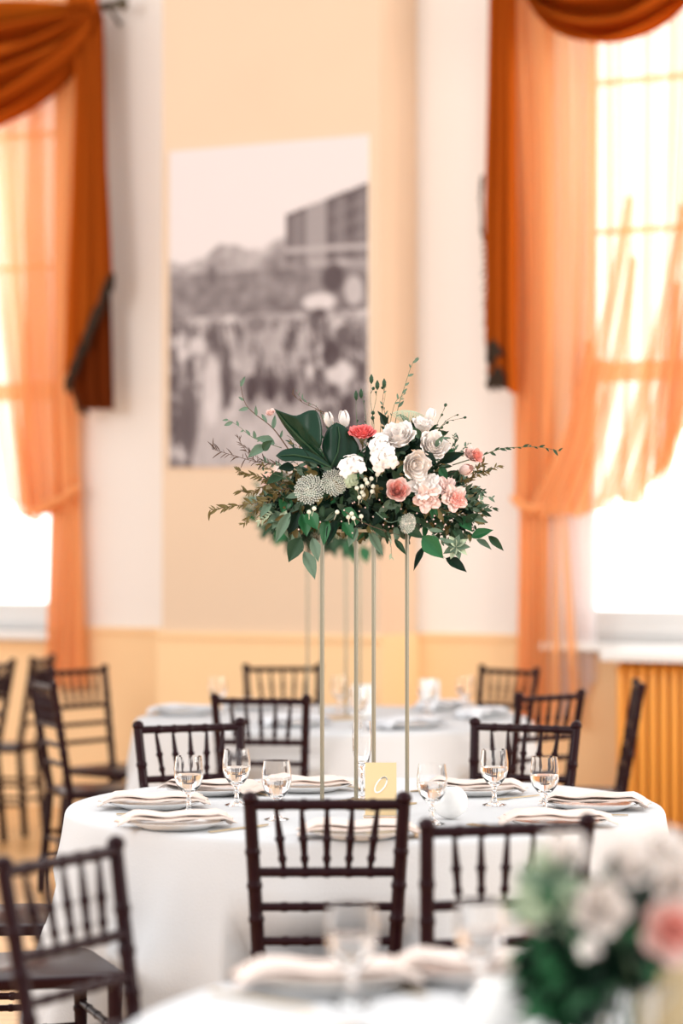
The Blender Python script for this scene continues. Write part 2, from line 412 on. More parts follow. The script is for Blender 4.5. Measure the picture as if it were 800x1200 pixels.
obs.append(tuft(578, 408, 6, 50, 'fringe')); obs.append(tuft(582, 440, 7, 50, 'fringe'))
finish(Rr, obs); tag(Rr, 'rust-orange scarf swag with narrow tasselled tail at the right window', 'drapery')

# sheers
def quad_sheet(top, bot, p, folds, amp, seed, bulge=None, rows=80, cols=120):
    """threads run from curve top(i) to curve bot(i) (pixel curves), with folds"""
    def fn(i, j):
        xt, yt = top(i); xb, yb = bot(i)
        jj = j; x = lerp(xt, xb, jj); y = lerp(yt, yb, jj)
        if bulge: dx, dy = bulge(i, j); x += dx; y += dy
        ph = 2 * pi * folds * (i + .03 * sin(7 * i + seed) + .02 * sin(17 * i + seed))
        pp = p + amp * (sin(ph + .6 * sin(3 * j + seed)) + .4 * sin(1.7 * ph + 2 * j + seed)) * (.45 + .55 * j)
        x += 6 * sin(ph * 1.0 + 1) * (.4 + .6 * j)
        u, z = uz(x, y, p); return W(u, z, pp)
    return fn
def curve(pts):
    def f(i):
        n = len(pts) - 1; k_ = min(int(i * n), n - 1); t_ = i * n - k_
        p0 = pts[max(k_ - 1, 0)]; p1 = pts[k_]; p2 = pts[k_ + 1]; p3 = pts[min(k_ + 2, n)]
        return tuple(.5 * ((2 * p1[a]) + (-p0[a] + p2[a]) * t_ + (2 * p0[a] - 5 * p1[a] + 4 * p2[a] - p3[a]) * t_ ** 2 + (-p0[a] + 3 * p1[a] - 3 * p2[a] + p3[a]) * t_ ** 3) for a in (0, 1))
    return f
SR = empty('sheer_curtain', W(1.6, 1.5, .12)); obs = []
obs.append(sheet('sheer_panel', 'sheer_orange', quad_sheet(curve([(598, -40), (680, -46), (760, -54), (840, -62), (925, -70)]),
     curve([(606, 596), (650, 604), (700, 592), (750, 582), (778, 545), (800, 500), (850, 420)]), .13, 15, .034, 1,
     bulge=lambda i, j: (10 * sin(j * pi) * (1 - i), 14 * (abs(sin(i * 16)) - .5) * j ** 6)), 220, 120))
obs.append(sheet('sheer_panel', 'sheer_orange', quad_sheet(curve([(600, -40), (618, -42), (636, -44), (652, -46)]),
     curve([(604, 590), (616, 600), (632, 602), (652, 598)]), .09, 5, .02, 3, bulge=lambda i, j: (-12 * i * sin(j * pi), 0)), 70, 60))
for a_, c_, w0, w1 in (((738, 230), (640, 602), 8, 26), ((742, 300), (668, 604), 10, 22), ((800, 240), (706, 598), 8, 22), ((792, 330), (736, 590), 10, 20), ((828, 300), (770, 566), 8, 22), ((690, 400), (628, 604), 6, 24), ((700, 420), (650, 600), 30, 16)):
    mx_, my_ = lerp(a_[0], c_[0], .45) + 14, lerp(a_[1], c_[1], .55)
    obs.append(sheet('sheer_pleat', 'sheer_orange', (lambda a_, c_, w0, w1, mx_, my_: lambda i, j: (lambda x, y, wd: W(*uz(x + (i - .5) * wd, y + (i - .5) * 6, .16), .16 + .02 * sin(i * 2 * pi * 1.5)))(
        *[(1 - j) ** 2 * a_[k2] + 2 * j * (1 - j) * (mx_, my_)[k2] + j * j * c_[k2] for k2 in (0, 1)], lerp(w0, w1, j)))(a_, c_, w0, w1, mx_, my_), 12, 50))
# gathered tail under the tie
obs.append(sheet('sheer_tail', 'sheer_orange', quad_sheet(curve([(609, 585), (624, 585), (642, 588)]), curve([(606, 845), (622, 850), (640, 850)]), .10, 5, .02, 5), 60, 60))
obs.append(sheet('sheer_tail', 'sheer_orange', quad_sheet(curve([(611, 585), (624, 585), (642, 588)]), curve([(608, 842), (620, 846), (628, 850)]), .07, 4, .015, 7), 60, 40))
obs.append(sheet('sheer_tail', 'sheer_orange', quad_sheet(curve([(650, 598), (651, 598), (653, 598)]), curve([(645, 850), (649, 850), (653, 850)]), .13, 1, .012, 8), 20, 40))
obs.append(sheet('sheer_tail', 'sheer_orange', quad_sheet(curve([(657, 598), (659, 598), (661, 598)]), curve([(669, 850), (673, 850), (677, 850)]), .13, 1, .012, 9), 20, 40))
b_ = MB(); b_.tube([W(*uz(x, y, .16), .16 + .03 * sin(q * 1.2)) for q, (x, y) in enumerate(((600, 583), (612, 592), (628, 596), (644, 592)))], [.018, .022, .022, .016], 8); obs.append(b_.build('tieback', 'sheer_orange'))
finish(SR, obs); tag(SR, 'light orange sheer curtain gathered to the left side of the right window', 'curtain')
SW = empty('sheer_curtain', W(1.3, 1.0, .08)); obs = []
obs.append(sheet('sheer_panel', 'sheer_white', quad_sheet(curve([(628, -40), (680, -46), (700, -48)]), curve([(636, 845), (660, 850), (692, 800)]), .055, 7, .012, 2), 120, 80))
finish(SW, obs); tag(SW, 'white sheer curtain hanging in narrow folds behind the orange one at the right window', 'curtain')

SLf = empty('sheer_curtain', W(-2.3, 1.5, .12)); obs = []
obs.append(sheet('sheer_panel', 'sheer_orange', quad_sheet(curve([(-170, 20), (-100, 12), (-30, 4), (40, -2), (94, -6)]),
     curve([(-160, 430), (-60, 520), (28, 606), (55, 604), (88, 596)]), .13, 9, .022, 4,
     bulge=lambda i, j: (-14 * sin(j * pi) * (1 - i) - 6 * sin(j * pi) * i, 0)), 200, 110))
obs.append(sheet('sheer_panel', 'sheer_orange', quad_sheet(curve([(38, -2), (60, -4), (95, -6)]), curve([(30, 596), (56, 602), (90, 596)]), .09, 5, .02, 6,
     bulge=lambda i, j: (-4 * sin(j * pi), 0)), 80, 60))
obs.append(sheet('sheer_panel', 'sheer_orange', quad_sheet(curve([(-20, -2), (10, -4), (40, -6)]), curve([(26, 590), (40, 604), (60, 600)]), .07, 4, .015, 8), 60, 50))
obs.append(sheet('sheer_tail', 'sheer_orange', quad_sheet(curve([(60, 560), (74, 580), (92, 560)]), curve([(54, 800), (70, 805), (97, 805)]), .11, 5, .02, 5), 60, 60))
obs.append(sheet('sheer_tail', 'sheer_orange', quad_sheet(curve([(70, 560), (80, 580), (92, 560)]), curve([(68, 800), (82, 805), (97, 805)]), .07, 4, .018, 2), 60, 60))
b_ = MB(); b_.tube([W(*uz(x, y, .17), .17) for x, y in ((28, 604), (44, 598), (58, 590), (72, 585), (92, 570))], [.012, .022, .024, .022, .014], 8); obs.append(b_.build('tieback', 'sheer_orange'))
finish(SLf, obs); tag(SLf, 'light orange sheer curtain gathered to the right side of the left window', 'curtain')

# ------------------------------------------------------------------ radiator
ru0 = uz(722, 900, .26)[0]
rad = empty('radiator', W(ru0, 0, .2), -TH)
for q in range(22):
    x = .03 + q * .056; b_ = MB()
    for yy in (-.075, -.0, .075):
        b_.tube([(x, yy, .10), (x, yy, .14), (x, yy, .82), (x, yy, .87)], [.014, .021, .021, .014], 8)
    b_.tube([(x, -.085, .865), (x, -.04, .895), (x, .04, .895), (x, .085, .865)], [.022, .024, .024, .022], 8)
    b_.tube([(x, -.085, .11), (x, .085, .11)], [.024, .024], 8)
    if q in (0, 21): b_.tube([(x, -.07, .11), (x, -.075, .0)], [.018, .022], 8); b_.tube([(x, .07, .11), (x, .075, .0)], [.018, .022], 8)
    b_.build('radiator_section', 'radiator_paint', rad)
tag(rad, 'orange-gold painted cast radiator standing under the right window', 'radiator')
sh = MB(); sh.box((.62, -.02, .945), (1.34, .30, .05)); sh.box((.62, .08, .905), (1.34, .02, .03))
shf = sh.build('radiator_shelf', 'white_paint', None, smooth=False, bevel=.01); shf.location = W(ru0, 0, .2); shf.rotation_euler = (0, 0, -TH)
tag(shf, 'bright white shelf board lying over the radiator below the window sill', 'shelf')

# ------------------------------------------------------------------ chairs
def bamboo(mb, pts, r0, r1, nodes, bump=.30, n=8, seg=26):
    """tube along polyline with ringed nodes at given fractions"""
    pts = [Vector(p) for p in pts]; ln = [0]
    for a, c in zip(pts, pts[1:]): ln.append(ln[-1] + (c - a).length)
    T = ln[-1]; fr = sorted(set([i / seg for i in range(seg + 1)] + [min(1, max(0, q + d / T)) for q in nodes for d in (-.009, -.005, 0, .005, .009)]))
    P, Rr_ = [], []
    for t_ in fr:
        d = t_ * T; k_ = 0
        while k_ < len(pts) - 2 and d > ln[k_ + 1]: k_ += 1
        P.append(pts[k_].lerp(pts[k_ + 1], (d - ln[k_]) / (ln[k_ + 1] - ln[k_])))
        r = lerp(r0, r1, t_)
        for q in nodes:
            if abs(t_ - q) * T < .0062: r *= 1 + bump
        Rr_.append(r)
    mb.tube(P, Rr_, n); return mb
def post_x(z, s=1): return s * (.1555 + (z - .45) * .052) if z > .45 else s * (.1555 + (.45 - z) * .03)
def post_y(z): return -.185 - (z - .45) * .17 if z > .45 else -.185 - (.45 - z) * .08
def make_chair(short=False):
    r = empty('chiavari_chair', (0, 0, 0))
    for s in (-1, 1):
        b_ = MB(); zs = [0, .15, .3, .45, .6, .75, .9]
        bamboo(b_, [(post_x(z, s), post_y(z), z) for z in zs], .0185, .0155, [.17, .36, .50, .60, .69, .78, .87], .16, 10)
        z = .9; b_.lathe([(.0155, 0), (.0195, .006), (.0195, .012), (.016, .02), (.006, .026)], 10, (post_x(.9, s), post_y(.9), .9))
        b_.build('back_post', 'mahogany', r)
        b_ = MB(); bamboo(b_, [(s * .185, .185, 0), (s * .185, .18, .435)], .014, .018, [.2, .45, .7], .16, 10); b_.build('front_leg', 'mahogany', r)
    for z, rr in ((.895, .0125), (.735, .0115), (.652, .0105), (.570, .0105)):
        b_ = MB(); bamboo(b_, [(post_x(z, -1), post_y(z), z), (post_x(z), post_y(z), z)], rr, rr, [.2, .35, .5, .65, .8], .18, 8)
        b_.build('top_rail' if z > .85 else 'back_rail', 'mahogany', r)
    for q in range(5):
        t_ = (q + 1) / 6; b_ = MB()
        xt = lerp(-post_x(.895), post_x(.895), t_); xb = lerp(-post_x(.735), post_x(.735), lerp(t_, .5, .12))
        a = Vector((xt, post_y(.895), .895)); c = Vector((xb, post_y(.735), .735))
        fr = [0, .12, .25, .40, .46, .49, .52, .55, .62, .74, .78, .82, .86, .95, 1]
        rd = [.0045, .0055, .007, .0085, .009, .0125, .0125, .009, .0085, .0075, .0105, .0105, .007, .0055, .0045]
        b_.tube([a.lerp(c, f_) for f_ in fr], rd, 8); b_.build('spindle', 'mahogany', r)
    b_ = MB(); out = []
    for a in range(40):
        t_ = 2 * pi * a / 40; cx, sx = cos(t_), sin(t_)
        x = math.copysign(abs(cx) ** .28, cx); y = math.copysign(abs(sx) ** .28, sx); out.append((x * (.198 + .014 * y) * 1.0, y * .205 + .005))
    b_.add([(x * .97, y * .97, .428) for x, y in out] + [(x, y, .434) for x, y in out] + [(x, y, .452) for x, y in out] + [(x * .96, y * .96, .458) for x, y in out],
           [(i + k_ * 40, (i + 1) % 40 + k_ * 40, (i + 1) % 40 + (k_ + 1) * 40, i + (k_ + 1) * 40) for k_ in range(3) for i in range(40)] + [tuple(range(120, 160)), tuple(reversed(range(40)))])
    b_.build('seat', 'mahogany', r)
    for z, kind in ((.16, 'side'), (.26, 'side'), (.21, 'front'), (.32, 'front'), (.24, 'rear')):
        if kind == 'side':
            for s in (-1, 1):
                b_ = MB(); bamboo(b_, [(post_x(z, s), post_y(z), z), (s * .185, .182, z)], .0095, .0095, [.25, .5, .75], .2, 8); b_.build('stretcher', 'mahogany', r)
        else:
            y = .182 if kind == 'front' else post_y(z); x = .185 if kind == 'front' else post_x(z)
            b_ = MB(); bamboo(b_, [(-x, y, z), (x, y, z)], .0095, .0095, [.25, .5, .75], .2, 8); b_.build('stretcher', 'mahogany', r)
    return r
chair0 = make_chair(); used = [0]; CHAIRS = []
def put_chair(bx, by, face, label, group='dark wooden chairs', exact=None):
    """bx,by = middle of the backrest top; face = direction the sitter looks (radians from +x)"""
    c = chair0 if not used[0] else copy_tree(chair0); used[0] = 1
    yb = post_y(.9)                     # local y of backrest top
    d = Vector((cos(face), sin(face), 0)); c.location = Vector((bx, by, 0)) - d * yb; c.rotation_euler = (0, 0, face - pi / 2)
    tag(c, label, 'chair', group); CHAIRS.append(c); return c
def top(px, py):  # backrest top centre from pixel (rail height .9)
    v = atz(px, py, .905); return v.x, v.y
D2 = lambda a: radians(a)
put_chair(*top(383, 938), D2(91), 'dark wooden chair in the centre foreground, its back facing us before the main table')
put_chair(*top(595, 967), D2(104), 'dark wooden chair right of the centre one, partly behind blurred white flowers')
put_chair(*top(72, 1003), D2(-30), 'blurred dark wooden chair in the bottom left corner, nearest to the camera')
put_chair(*top(222, 850), D2(-66), 'dark wooden chair facing us at the far left side of the main table')
put_chair(*top(615, 850), D2(-116), 'dark wooden chair facing us at the far right side of the main table')
put_chair(*top(305, 819), D2(82), 'dark wooden chair with back to us before the rear table, left of the thin poles', 'dark chairs at the rear table')
put_chair(*top(645, 815), D2(132), 'dark wooden chair angled at the right front of the rear table', 'dark chairs at the rear table')
put_chair(*top(331, 782), D2(-82), 'faint far chair behind the rear table, left of the thin poles', 'dark chairs at the rear table')
put_chair(*top(596, 785), D2(-138), 'faint far chair behind the rear table beside the orange curtain tail', 'dark chairs at the rear table')
put_chair(*top(50, 802), D2(22), 'dark wooden side-on chair left of the rear table, largest of the chairs there', 'dark chairs at the rear table')
put_chair(*top(92, 785), D2(-38), 'dark chair turned to the rear table, its back below the left curtain tail', 'dark chairs at the rear table')
put_chair(*top(748, 803), D2(177), 'dark chair seen edge-on at the right, in front of the orange radiator', 'dark chairs at the rear table')
put_chair(*top(50, 772), D2(170), 'thin blurred chair seen from the side at the left edge, facing left', 'dark chairs at the left edge')
put_chair(*top(2, 778), D2(170), 'thin blurred chair cut by left frame edge, only its back in view', 'dark chairs at the left edge')
def put_chair_seat(sx, sy, face, label):
    c = copy_tree(chair0); c.location = (sx, sy, 0); c.rotation_euler = (0, 0, face - pi / 2); tag(c, label, 'chair', 'dark wooden chairs'); CHAIRS.append(c); return c
q1 = atz(146, 1140, .455); q2 = atz(105, 1112, .455); mid = (q1 + q2) / 2; fdir = Vector((q1.y - q2.y, -(q1.x - q2.x), 0)).normalized(); fdir = fdir if fdir.x > 0 else -fdir
ctr = mid - fdir * .205
put_chair_seat(ctr.x, ctr.y, atan2(fdir.y, fdir.x), 'dark glossy chair seat at lower left just behind the nearest chair')
q1 = atz(50, 1087, .455); ctr = q1 + Vector((-.20, .21, 0))
put_chair_seat(ctr.x, ctr.y, D2(8), 'dark chair seat cut by the left frame edge beside the main tablecloth')

# ------------------------------------------------------------------ tables and cloths
TR, TZ = .842, .76
def make_table(x, y, label):
    r = empty('banquet_table', (x, y, 0))
    b_ = MB(); b_.lathe([(0, TZ - .035), (TR - .012, TZ - .035), (TR - .008, TZ - .03), (TR - .008, TZ - .008), (TR - .012, TZ - .004), (0, TZ - .004)], 64); b_.build('tabletop', 'white_paint', r)
    for s in (-1, 1):
        for s2 in (-1, 1):
            b_ = MB(); b_.tube([(s * .3, s2 * .42, TZ - .035), (s * .3, s2 * .46, .0)], .015, 8); b_.build('leg', 'rod_metal', r)
    tag(r, label, 'table', 'round banquet tables'); return r
def cloth_obj(x, y, seed, label, flare=.17, chairs=()):
    invs = [(Matrix.Translation(c.location) @ Matrix.Rotation(c.rotation_euler.z, 4, 'Z')).inverted() for c in chairs]
    bpy_ref = (x, y)
    b_ = MB(); n = 240; vs = []
    rings = [(0.0, 0)] + [(TR * q / 8, 0) for q in range(1, 8)] + [(TR - .012, 0), (TR - .004, .002), (TR + .001, .008), (TR + .004, .016)]
    drops = [.04, .08, .12, .18, .24, .30, .36, .42, .48, .54, .60, .66, .71, .752]
    rows = [(r, TZ - d, 0) for r, d in rings] + [(TR + .004, TZ - d, d) for d in drops]
    for r, z, d in rows:
        for q in range(n):
            a = 2 * pi * q / n
            f1 = sin(14 * a + seed + .8 * sin(2 * a + seed)); f2 = sin(27 * a + 2 * seed + 1.3 * sin(3 * a)); f3 = noise.noise(Vector((cos(a) * 3, sin(a) * 3, d * 2 + seed)))
            dd = max(0, d - .02); rr = r + flare * dd + dd * (.10 * f1 + .075 * f2 * (.6 + .4 * f1) + .12 * f3) * min(1, dd * 3)
            zz = z + (.0012 * noise.noise(Vector((r * cos(a) * 6, r * sin(a) * 6, seed))) if d == 0 and r < TR - .02 else 0)
            if abs(d - .30) < .001: rr += .009 * max(0, sin(3 * a + seed))
            if d > .2:
                lim = rr
                for im in invs:
                    while lim > .25:
                        q_ = im @ Vector((x + lim * cos(a), y + lim * sin(a), .4))
                        if abs(q_.x) < .235 and -.30 < q_.y < .235: lim -= .01
                        else: break
                rr = lerp(rr, lim, min(1, (d - .2) / .08))
            vs.append((rr * cos(a), rr * sin(a), zz))
    fs = [(i * n + k_, i * n + (k_ + 1) % n, (i + 1) * n + (k_ + 1) % n, (i + 1) * n + k_) for i in range(len(rows) - 1) for k_ in range(n)]
    b_.add(vs, fs); o = b_.build('tablecloth', 'linen', None, sharp=False); o.location = (x, y, 0)
    tag(o, label, 'tablecloth', 'white round tablecloths'); return o
T1 = (.066, 6.87); T2 = (-.033, 10.3); T0 = (.50, 3.62)
make_table(*T1, 'round banquet table in the middle, hidden under its white cloth below the tall centrepiece')
make_table(*T2, 'round banquet table at the rear near the wall, hidden under its white cloth')
make_table(*T0, 'round banquet table in the blurred bottom foreground, hidden under its cloth')
cloth_obj(*T1, 2.2, 'white floor-length tablecloth on the sharp middle table under the tall centrepiece', chairs=CHAIRS)
cloth_obj(*T2, .7, 'white tablecloth on the blurred rear table near the wall', chairs=CHAIRS)
cloth_obj(*T0, 4.0, 'white tablecloth on the very blurred table at the bottom of the picture')

# ------------------------------------------------------------------ tableware
def make_plate():
    b_ = MB(); b_.lathe([(0, .003), (.085, .003), (.088, .0), (.092, .003), (.132, .016), (.135, .019), (.131, .0195), (.09, .008), (0, .007)], 40)
    return b_.build('dinner_plate', 'china')
def make_napkin(seed, m='napkin_cloth'):
    random.seed(seed); L_, W_ = .150, random.uniform(.058, .07); b_ = MB(); nu, nv = 26, 12; ph = random.uniform(0, 6)
    def surf(i, j, lay):
        s = (2 * i - 1); t_ = (2 * j - 1)
        x = s * L_ * (1 - .10 * lay * (1 if ph > 3 else .3) + .05 * sin(t_ * 3 + ph)); y = t_ * W_ * (1 - .12 * lay) * (1 + .12 * sin(s * 2 + ph)) + .010 * sin(s * 3 + ph)
        z = .024 + .010 * lay + .0035 * sin(s * 4 + ph) * (1 - .6 * abs(t_)) + .002 * sin(s * 8 + 4 * t_ + 2 * ph) + .003 * sin(t_ * 5 + ph)
        z -= max(0, abs(s) - .78) * .065
        edge = (1 - t_ ** 4); z0 = z; return x, y, z0, edge
    for lay in (0, 1):
        top_, bot_ = [], []
        for j in range(nv + 1):
            for i in range(nu + 1):
                x, y, z, e = surf(i / nu, j / nv, lay); top_.append((x, y, z + .005 * e)); bot_.append((x, y, z - .0025 * e))
        N = len(top_); g = [(j * (nu + 1) + i, j * (nu + 1) + i + 1, (j + 1) * (nu + 1) + i + 1, (j + 1) * (nu + 1) + i) for j in range(nv) for i in range(nu)]
        fs = g + [tuple(N + a for a in reversed(f_)) for f_ in g]
        for i in range(nv):
            for c in (0, nu):
                a, c2 = i * (nu + 1) + c, (i + 1) * (nu + 1) + c; fs.append((a, c2, N + c2, N + a))
        b_.add(top_ + bot_, fs)
    return b_.build('folded_napkin', m, sharp=False)
def make_fork():
    b_ = MB(); out = [(-.004, -.10), (.004, -.10), (.003, .02), (.011, .045), (.012, .09), (.009, .09), (.008, .055), (.004, .055), (.0035, .092), (.001, .092), (.0, .055), (-.001, .055), (-.001, .092), (-.0035, .092), (-.004, .055), (-.008, .055), (-.009, .09), (-.012, .09), (-.011, .045), (-.003, .02)]
    b_.prism(out, .0025); return b_.build('fork', 'gold', smooth=False)
def make_knife():
    b_ = MB(); out = [(-.005, -.11), (.005, -.11), (.004, .0), (.009, .01), (.010, .07), (.004, .105), (-.004, .11), (-.006, .0)]
    b_.prism(out, .003); return b_.build('knife', 'gold', smooth=False)
def make_goblet():
    r = empty('water_goblet', (0, 0, 0)); b_ = MB()
    prof = [(0, .0), (.033, .0), (.034, .002), (.02, .006), (.007, .014), (.0055, .03), (.010, .036), (.0055, .042), (.008, .054), (.022, .064), (.034, .08), (.040, .10), (.040, .125), (.0355, .158), (.0345, .158), (.0385, .125), (.0385, .10), (.0325, .082), (.02, .067), (0, .062)]
    b_.lathe(prof, 28); b_.build('goblet_glass', 'glass', r)
    b_ = MB(); b_.lathe([(0, .0625), (.0195, .0676), (.032, .0825), (.0378, .10), (.0378, .108), (0, .108)], 28); b_.build('water', 'water', r)
    return r
def make_flute():
    r = empty('champagne_flute', (0, 0, 0)); b_ = MB()
    prof = [(0, 0), (.031, 0), (.032, .002), (.012, .006), (.004, .014), (.0035, .08), (.008, .09), (.02, .105), (.027, .14), (.028, .18), (.025, .225), (.024, .225), (.027, .18), (.026, .14), (.018, .107), (0, .096)]
    b_.lathe(prof, 24); b_.build('flute_glass', 'glass', r); return r
plate0 = make_plate(); fork0 = make_fork(); knife0 = make_knife(); gob0 = make_goblet(); napk = [make_napkin(q) for q in range(4)]
wnap = [make_napkin(q + 9, 'white_napkin') for q in range(2)]
protos = [plate0, fork0, knife0] + napk + wnap
cutp = {}
def place(proto, loc, rz, label, cat, group):
    key = proto.name; c = proto if key not in cutp else copy_tree(proto); cutp[key] = 1
    c.location = loc; c.rotation_euler = (0, 0, rz); tag(c, label, cat, group); return c
def setting(tbl, px, py, where, k_, naps=napk, cutlery=True, turn=.0):
    v = atz(px, py, TZ + .01); c = Vector((tbl[0], tbl[1], 0)); d = (c - Vector((v.x, v.y, 0)))
    a = atan2(d.y, d.x); loc = Vector((v.x, v.y, TZ + .003))
    d2 = math.hypot(v.x - tbl[0], v.y - tbl[1])
    place(plate0, loc, a, 'white dinner plate ' + where, 'plate', 'white dinner plates')
    place(naps[k_ % len(naps)], loc + Vector((0, 0, .0)), turn, ('beige' if naps is napk else 'white') + ' napkin on plate ' + where, 'napkin', 'folded napkins')
    if cutlery:
        side = Vector((sin(a), -cos(a), 0))
        for pr, s, nm in ((fork0, -1, 'fork'), (knife0, 1, 'knife')):
            q_ = loc + side * s * .165; q_.z = TZ + .0025
            if math.hypot(q_.x - tbl[0], q_.y - tbl[1]) > TR - .11: q_ += (Vector((tbl[0], tbl[1], 0)) - Vector((q_.x, q_.y, 0))).normalized() * .09
            place(pr, q_, a - pi / 2, 'gold %s by plate %s' % (nm, where), nm, 'gold cutlery')
MT = 'on the main table'
for k_, (px, py, wh, tn) in enumerate(((180, 943, 'at far left edge of the main table', .1), (206, 966, 'at near left edge of the main table', .15),
        (247, 927, 'behind the left goblets of the main table', -.5), (358, 923, 'left of the poles, back of the main table', .3),
        (420, 977, 'seen through the centre chair on main table', .05), (556, 927, 'behind white round votive on main table', -.1),
        (696, 944, 'at the far right edge of the main table', -.15), (652, 964, 'at the near right edge of the main table', .05))):
    setting(T1, px, py, wh, k_, turn=tn)
gobpos = ((221, 954, 'nearest the left plates on the main table'), (277, 944, 'second from the left on the main table'), (324, 961, 'just above the centre chair rail, left side'),
          (506, 966, 'in front of the white round votive'), (579, 944, 'before the right far chair, left of its pair'), (638, 955, 'rightmost on the main table'))
gu = [0]
def goblet(px, py, where, z=TZ):
    v = atz(px, py, z); c = gob0 if not gu[0] else copy_tree(gob0); gu[0] = 1; c.location = (v.x, v.y, TZ + .001)
    tag(c, 'clear stemmed water goblet ' + where, 'glass', 'water goblets'); return c
for px, py, wh in gobpos: goblet(px, py, wh)
fl0 = make_flute(); v = atz(424, 936, TZ); fl0.location = (v.x, v.y, TZ + .001); tag(fl0, 'tall clear flute between the thin poles of the centrepiece stand', 'glass')

def table_card(px, py, w_, h_, label, tbz=TZ, rz=0.0):
    v = atz(px, py, tbz); r = empty('table_number_card', (v.x, v.y, TZ + .001), rz)
    b_ = MB(); b_.box((0, 0, h_ / 2 + .004), (w_ + .012, .006, h_ + .008)); b_.box((0, 0, .003), (w_ + .012, .05, .006)); b_.build('acrylic_stand', 'acrylic', r, smooth=False)
    b_ = MB(); b_.box((0, -.0045, h_ / 2 + .006), (w_, .002, h_)); cd = b_.build('card', 'gold_card', r, smooth=False)
    b_ = MB(); pts = []
    for q in range(40):
        a = q / 39 * 2 * pi * 1.25 + .6; rr = .022 * (h_ / .15)
        pts.append((rr * .62 * cos(a) + .010 * sin(a), -.0065, h_ * .62 + rr * sin(a)))
    b_.tube(pts, .0022 * h_ / .15, 6); b_.build('numeral', 'white_ink', cd)
    tag(r, label, 'table card'); return r
table_card(446, 958, .085, .142, 'gold table number card with white script at the foot of the tall stand')
# round white votive
def votive(px, py, label):
    v = atz(px, py, TZ); b_ = MB(); prof = [(0, 0)]
    for q in range(1, 15):
        a = -pi / 2 + q / 16 * pi; prof.append((.049 * cos(a), .046 + .046 * sin(a)))
    prof += [(prof[-1][0] - .003, prof[-1][1] - .001), (.030, .07), (.030, .03), (0, .025)]
    b_.lathe(prof, 32); o = b_.build('votive_holder', 'votive_glass'); o.location = (v.x, v.y, TZ + .001); tag(o, label, 'candle holder'); return o
votive(527, 960, 'round white frosted votive holder behind the front right goblet')

# ------------------------------------------------------------------ tall stand
SH = .78
def make_stand(cx, cy, label, rz):
    r = empty('flower_stand', (cx, cy, TZ + .001), rz); s = .087
    for sx in (-1, 1):
        for sy in (-1, 1):
            b_ = MB(); b_.box((sx * s, sy * s, SH / 2), (.009, .009, SH - .008)); b_.build('pole', 'brass_pole', r, smooth=False, bevel=.001)
    b_ = MB()
    for sg in (-1, 1): b_.box((0, sg * s, SH - .003), (2 * s + .012, .012, .008)); b_.box((sg * s, 0, SH - .003), (.012, 2 * s - .012, .008))
    b_.build('top_frame', 'gold', r, smooth=False)
    b_ = MB(); b_.box((0, 0, .002), (2 * s + .04, 2 * s + .04, .004)); b_.build('base_plate', 'gold', r, smooth=False)
    b_ = MB(); b_.box((0, 0, SH + .003), (2 * s + .01, 2 * s + .01, .004)); b_.build('top_plate', 'acrylic', r, smooth=False)
    tag(r, label, 'flower stand', 'tall flower stands'); return r
RS = radians(-33.8)
make_stand(T1[0], T1[1], 'tall thin four-pole gold stand on the main table carrying the sharp flower arrangement', RS)
make_stand(T2[0], T2[1], 'blurred four-pole stand on the rear table, seen behind the sharp one', radians(20))

# ------------------------------------------------------------------ flowers and foliage
def leaf_mesh(name, fold=.18, curl=.25, point=1.0):
    b_ = MB()
    def fn(i, j):
        s = 2 * i - 1; wdt = .5 * (sin(pi * j ** .9) if 0 < j < 1 else 0) * (1.1 - .38 * j * point) * (1 + .04 * sin(j * 19))
        return Vector((s * wdt, j, abs(s) * wdt * fold * 2 - curl * j * j * .6 - .02 * (1 - abs(s))))
    b_.grid(fn, 6, 9); b_.tube([(0, -.12, .01), (0, 0, -.01), (0, .5, -.02 - curl * .14)], [.012, .012, .005], 5)
    return b_
def orient(o, base, tip, width, root, up=None, roll=0):
    base, tip = Vector(base), Vector(tip); y = tip - base; L_ = y.length; y.normalize()
    n = up if up is not None else Vector((random.uniform(-.3, .3), -1, .45 + random.uniform(-.25, .25)))
    x = y.cross(n); x = x.normalized() if x.length > 1e-4 else Vector((1, 0, 0)); z = x.cross(y).normalized()
    if roll: x, z = x * cos(roll) + z * sin(roll), z * cos(roll) - x * sin(roll)
    M = Matrix((x, y, z)).transposed(); o.rotation_euler = M.to_euler(); o.scale = (width, L_, (L_ + width) / 2)
    o.location = base - root.location; o.parent = root
def proto(b_, name, m):
    o = b_.build(name, m, None, sharp=False); return o
LEAF = {}
def leaf(root, kind, base, tip, width, name='leaf', **kw):
    if kind not in LEAF:
        me = leaf_mesh('leaf').build('leaf', kind, None, sharp=False); LEAF[kind] = me.data; bpy.data.objects.remove(me)
    o = bpy.data.objects.new(name, LEAF[kind]); COL.objects.link(o); orient(o, base, tip, width, root, **kw); return o
def petal(b_, M, r, h, phi, wid, curl, cup, t0=.0, ruffle=0, sd=0):
    def fn(i, j):
        s = 2 * i - 1; t_ = j
        prof = sin(min(1, t_ * 1.15) * pi / 2) ** .7
        rad_ = r * (.25 + .75 * prof * cup + (1 - cup) * t_) + curl * max(0, t_ - .65) ** 2 * r * 6
        w_ = wid * (sin(pi * (.12 + .80 * t_)) ** .6) * (1 if t_ < .97 else .85)
        a = phi + s * w_
        z = h * t_ * (1 - .12 * s * s) - curl * max(0, t_ - .8) ** 2 * r * 5 + ruffle * r * .08 * sin(7 * s + sd) * t_
        rad_ *= 1 - .06 * s * s
        return M @ Vector((rad_ * cos(a), rad_ * sin(a), z))
    b_.grid(fn, 8, 7)
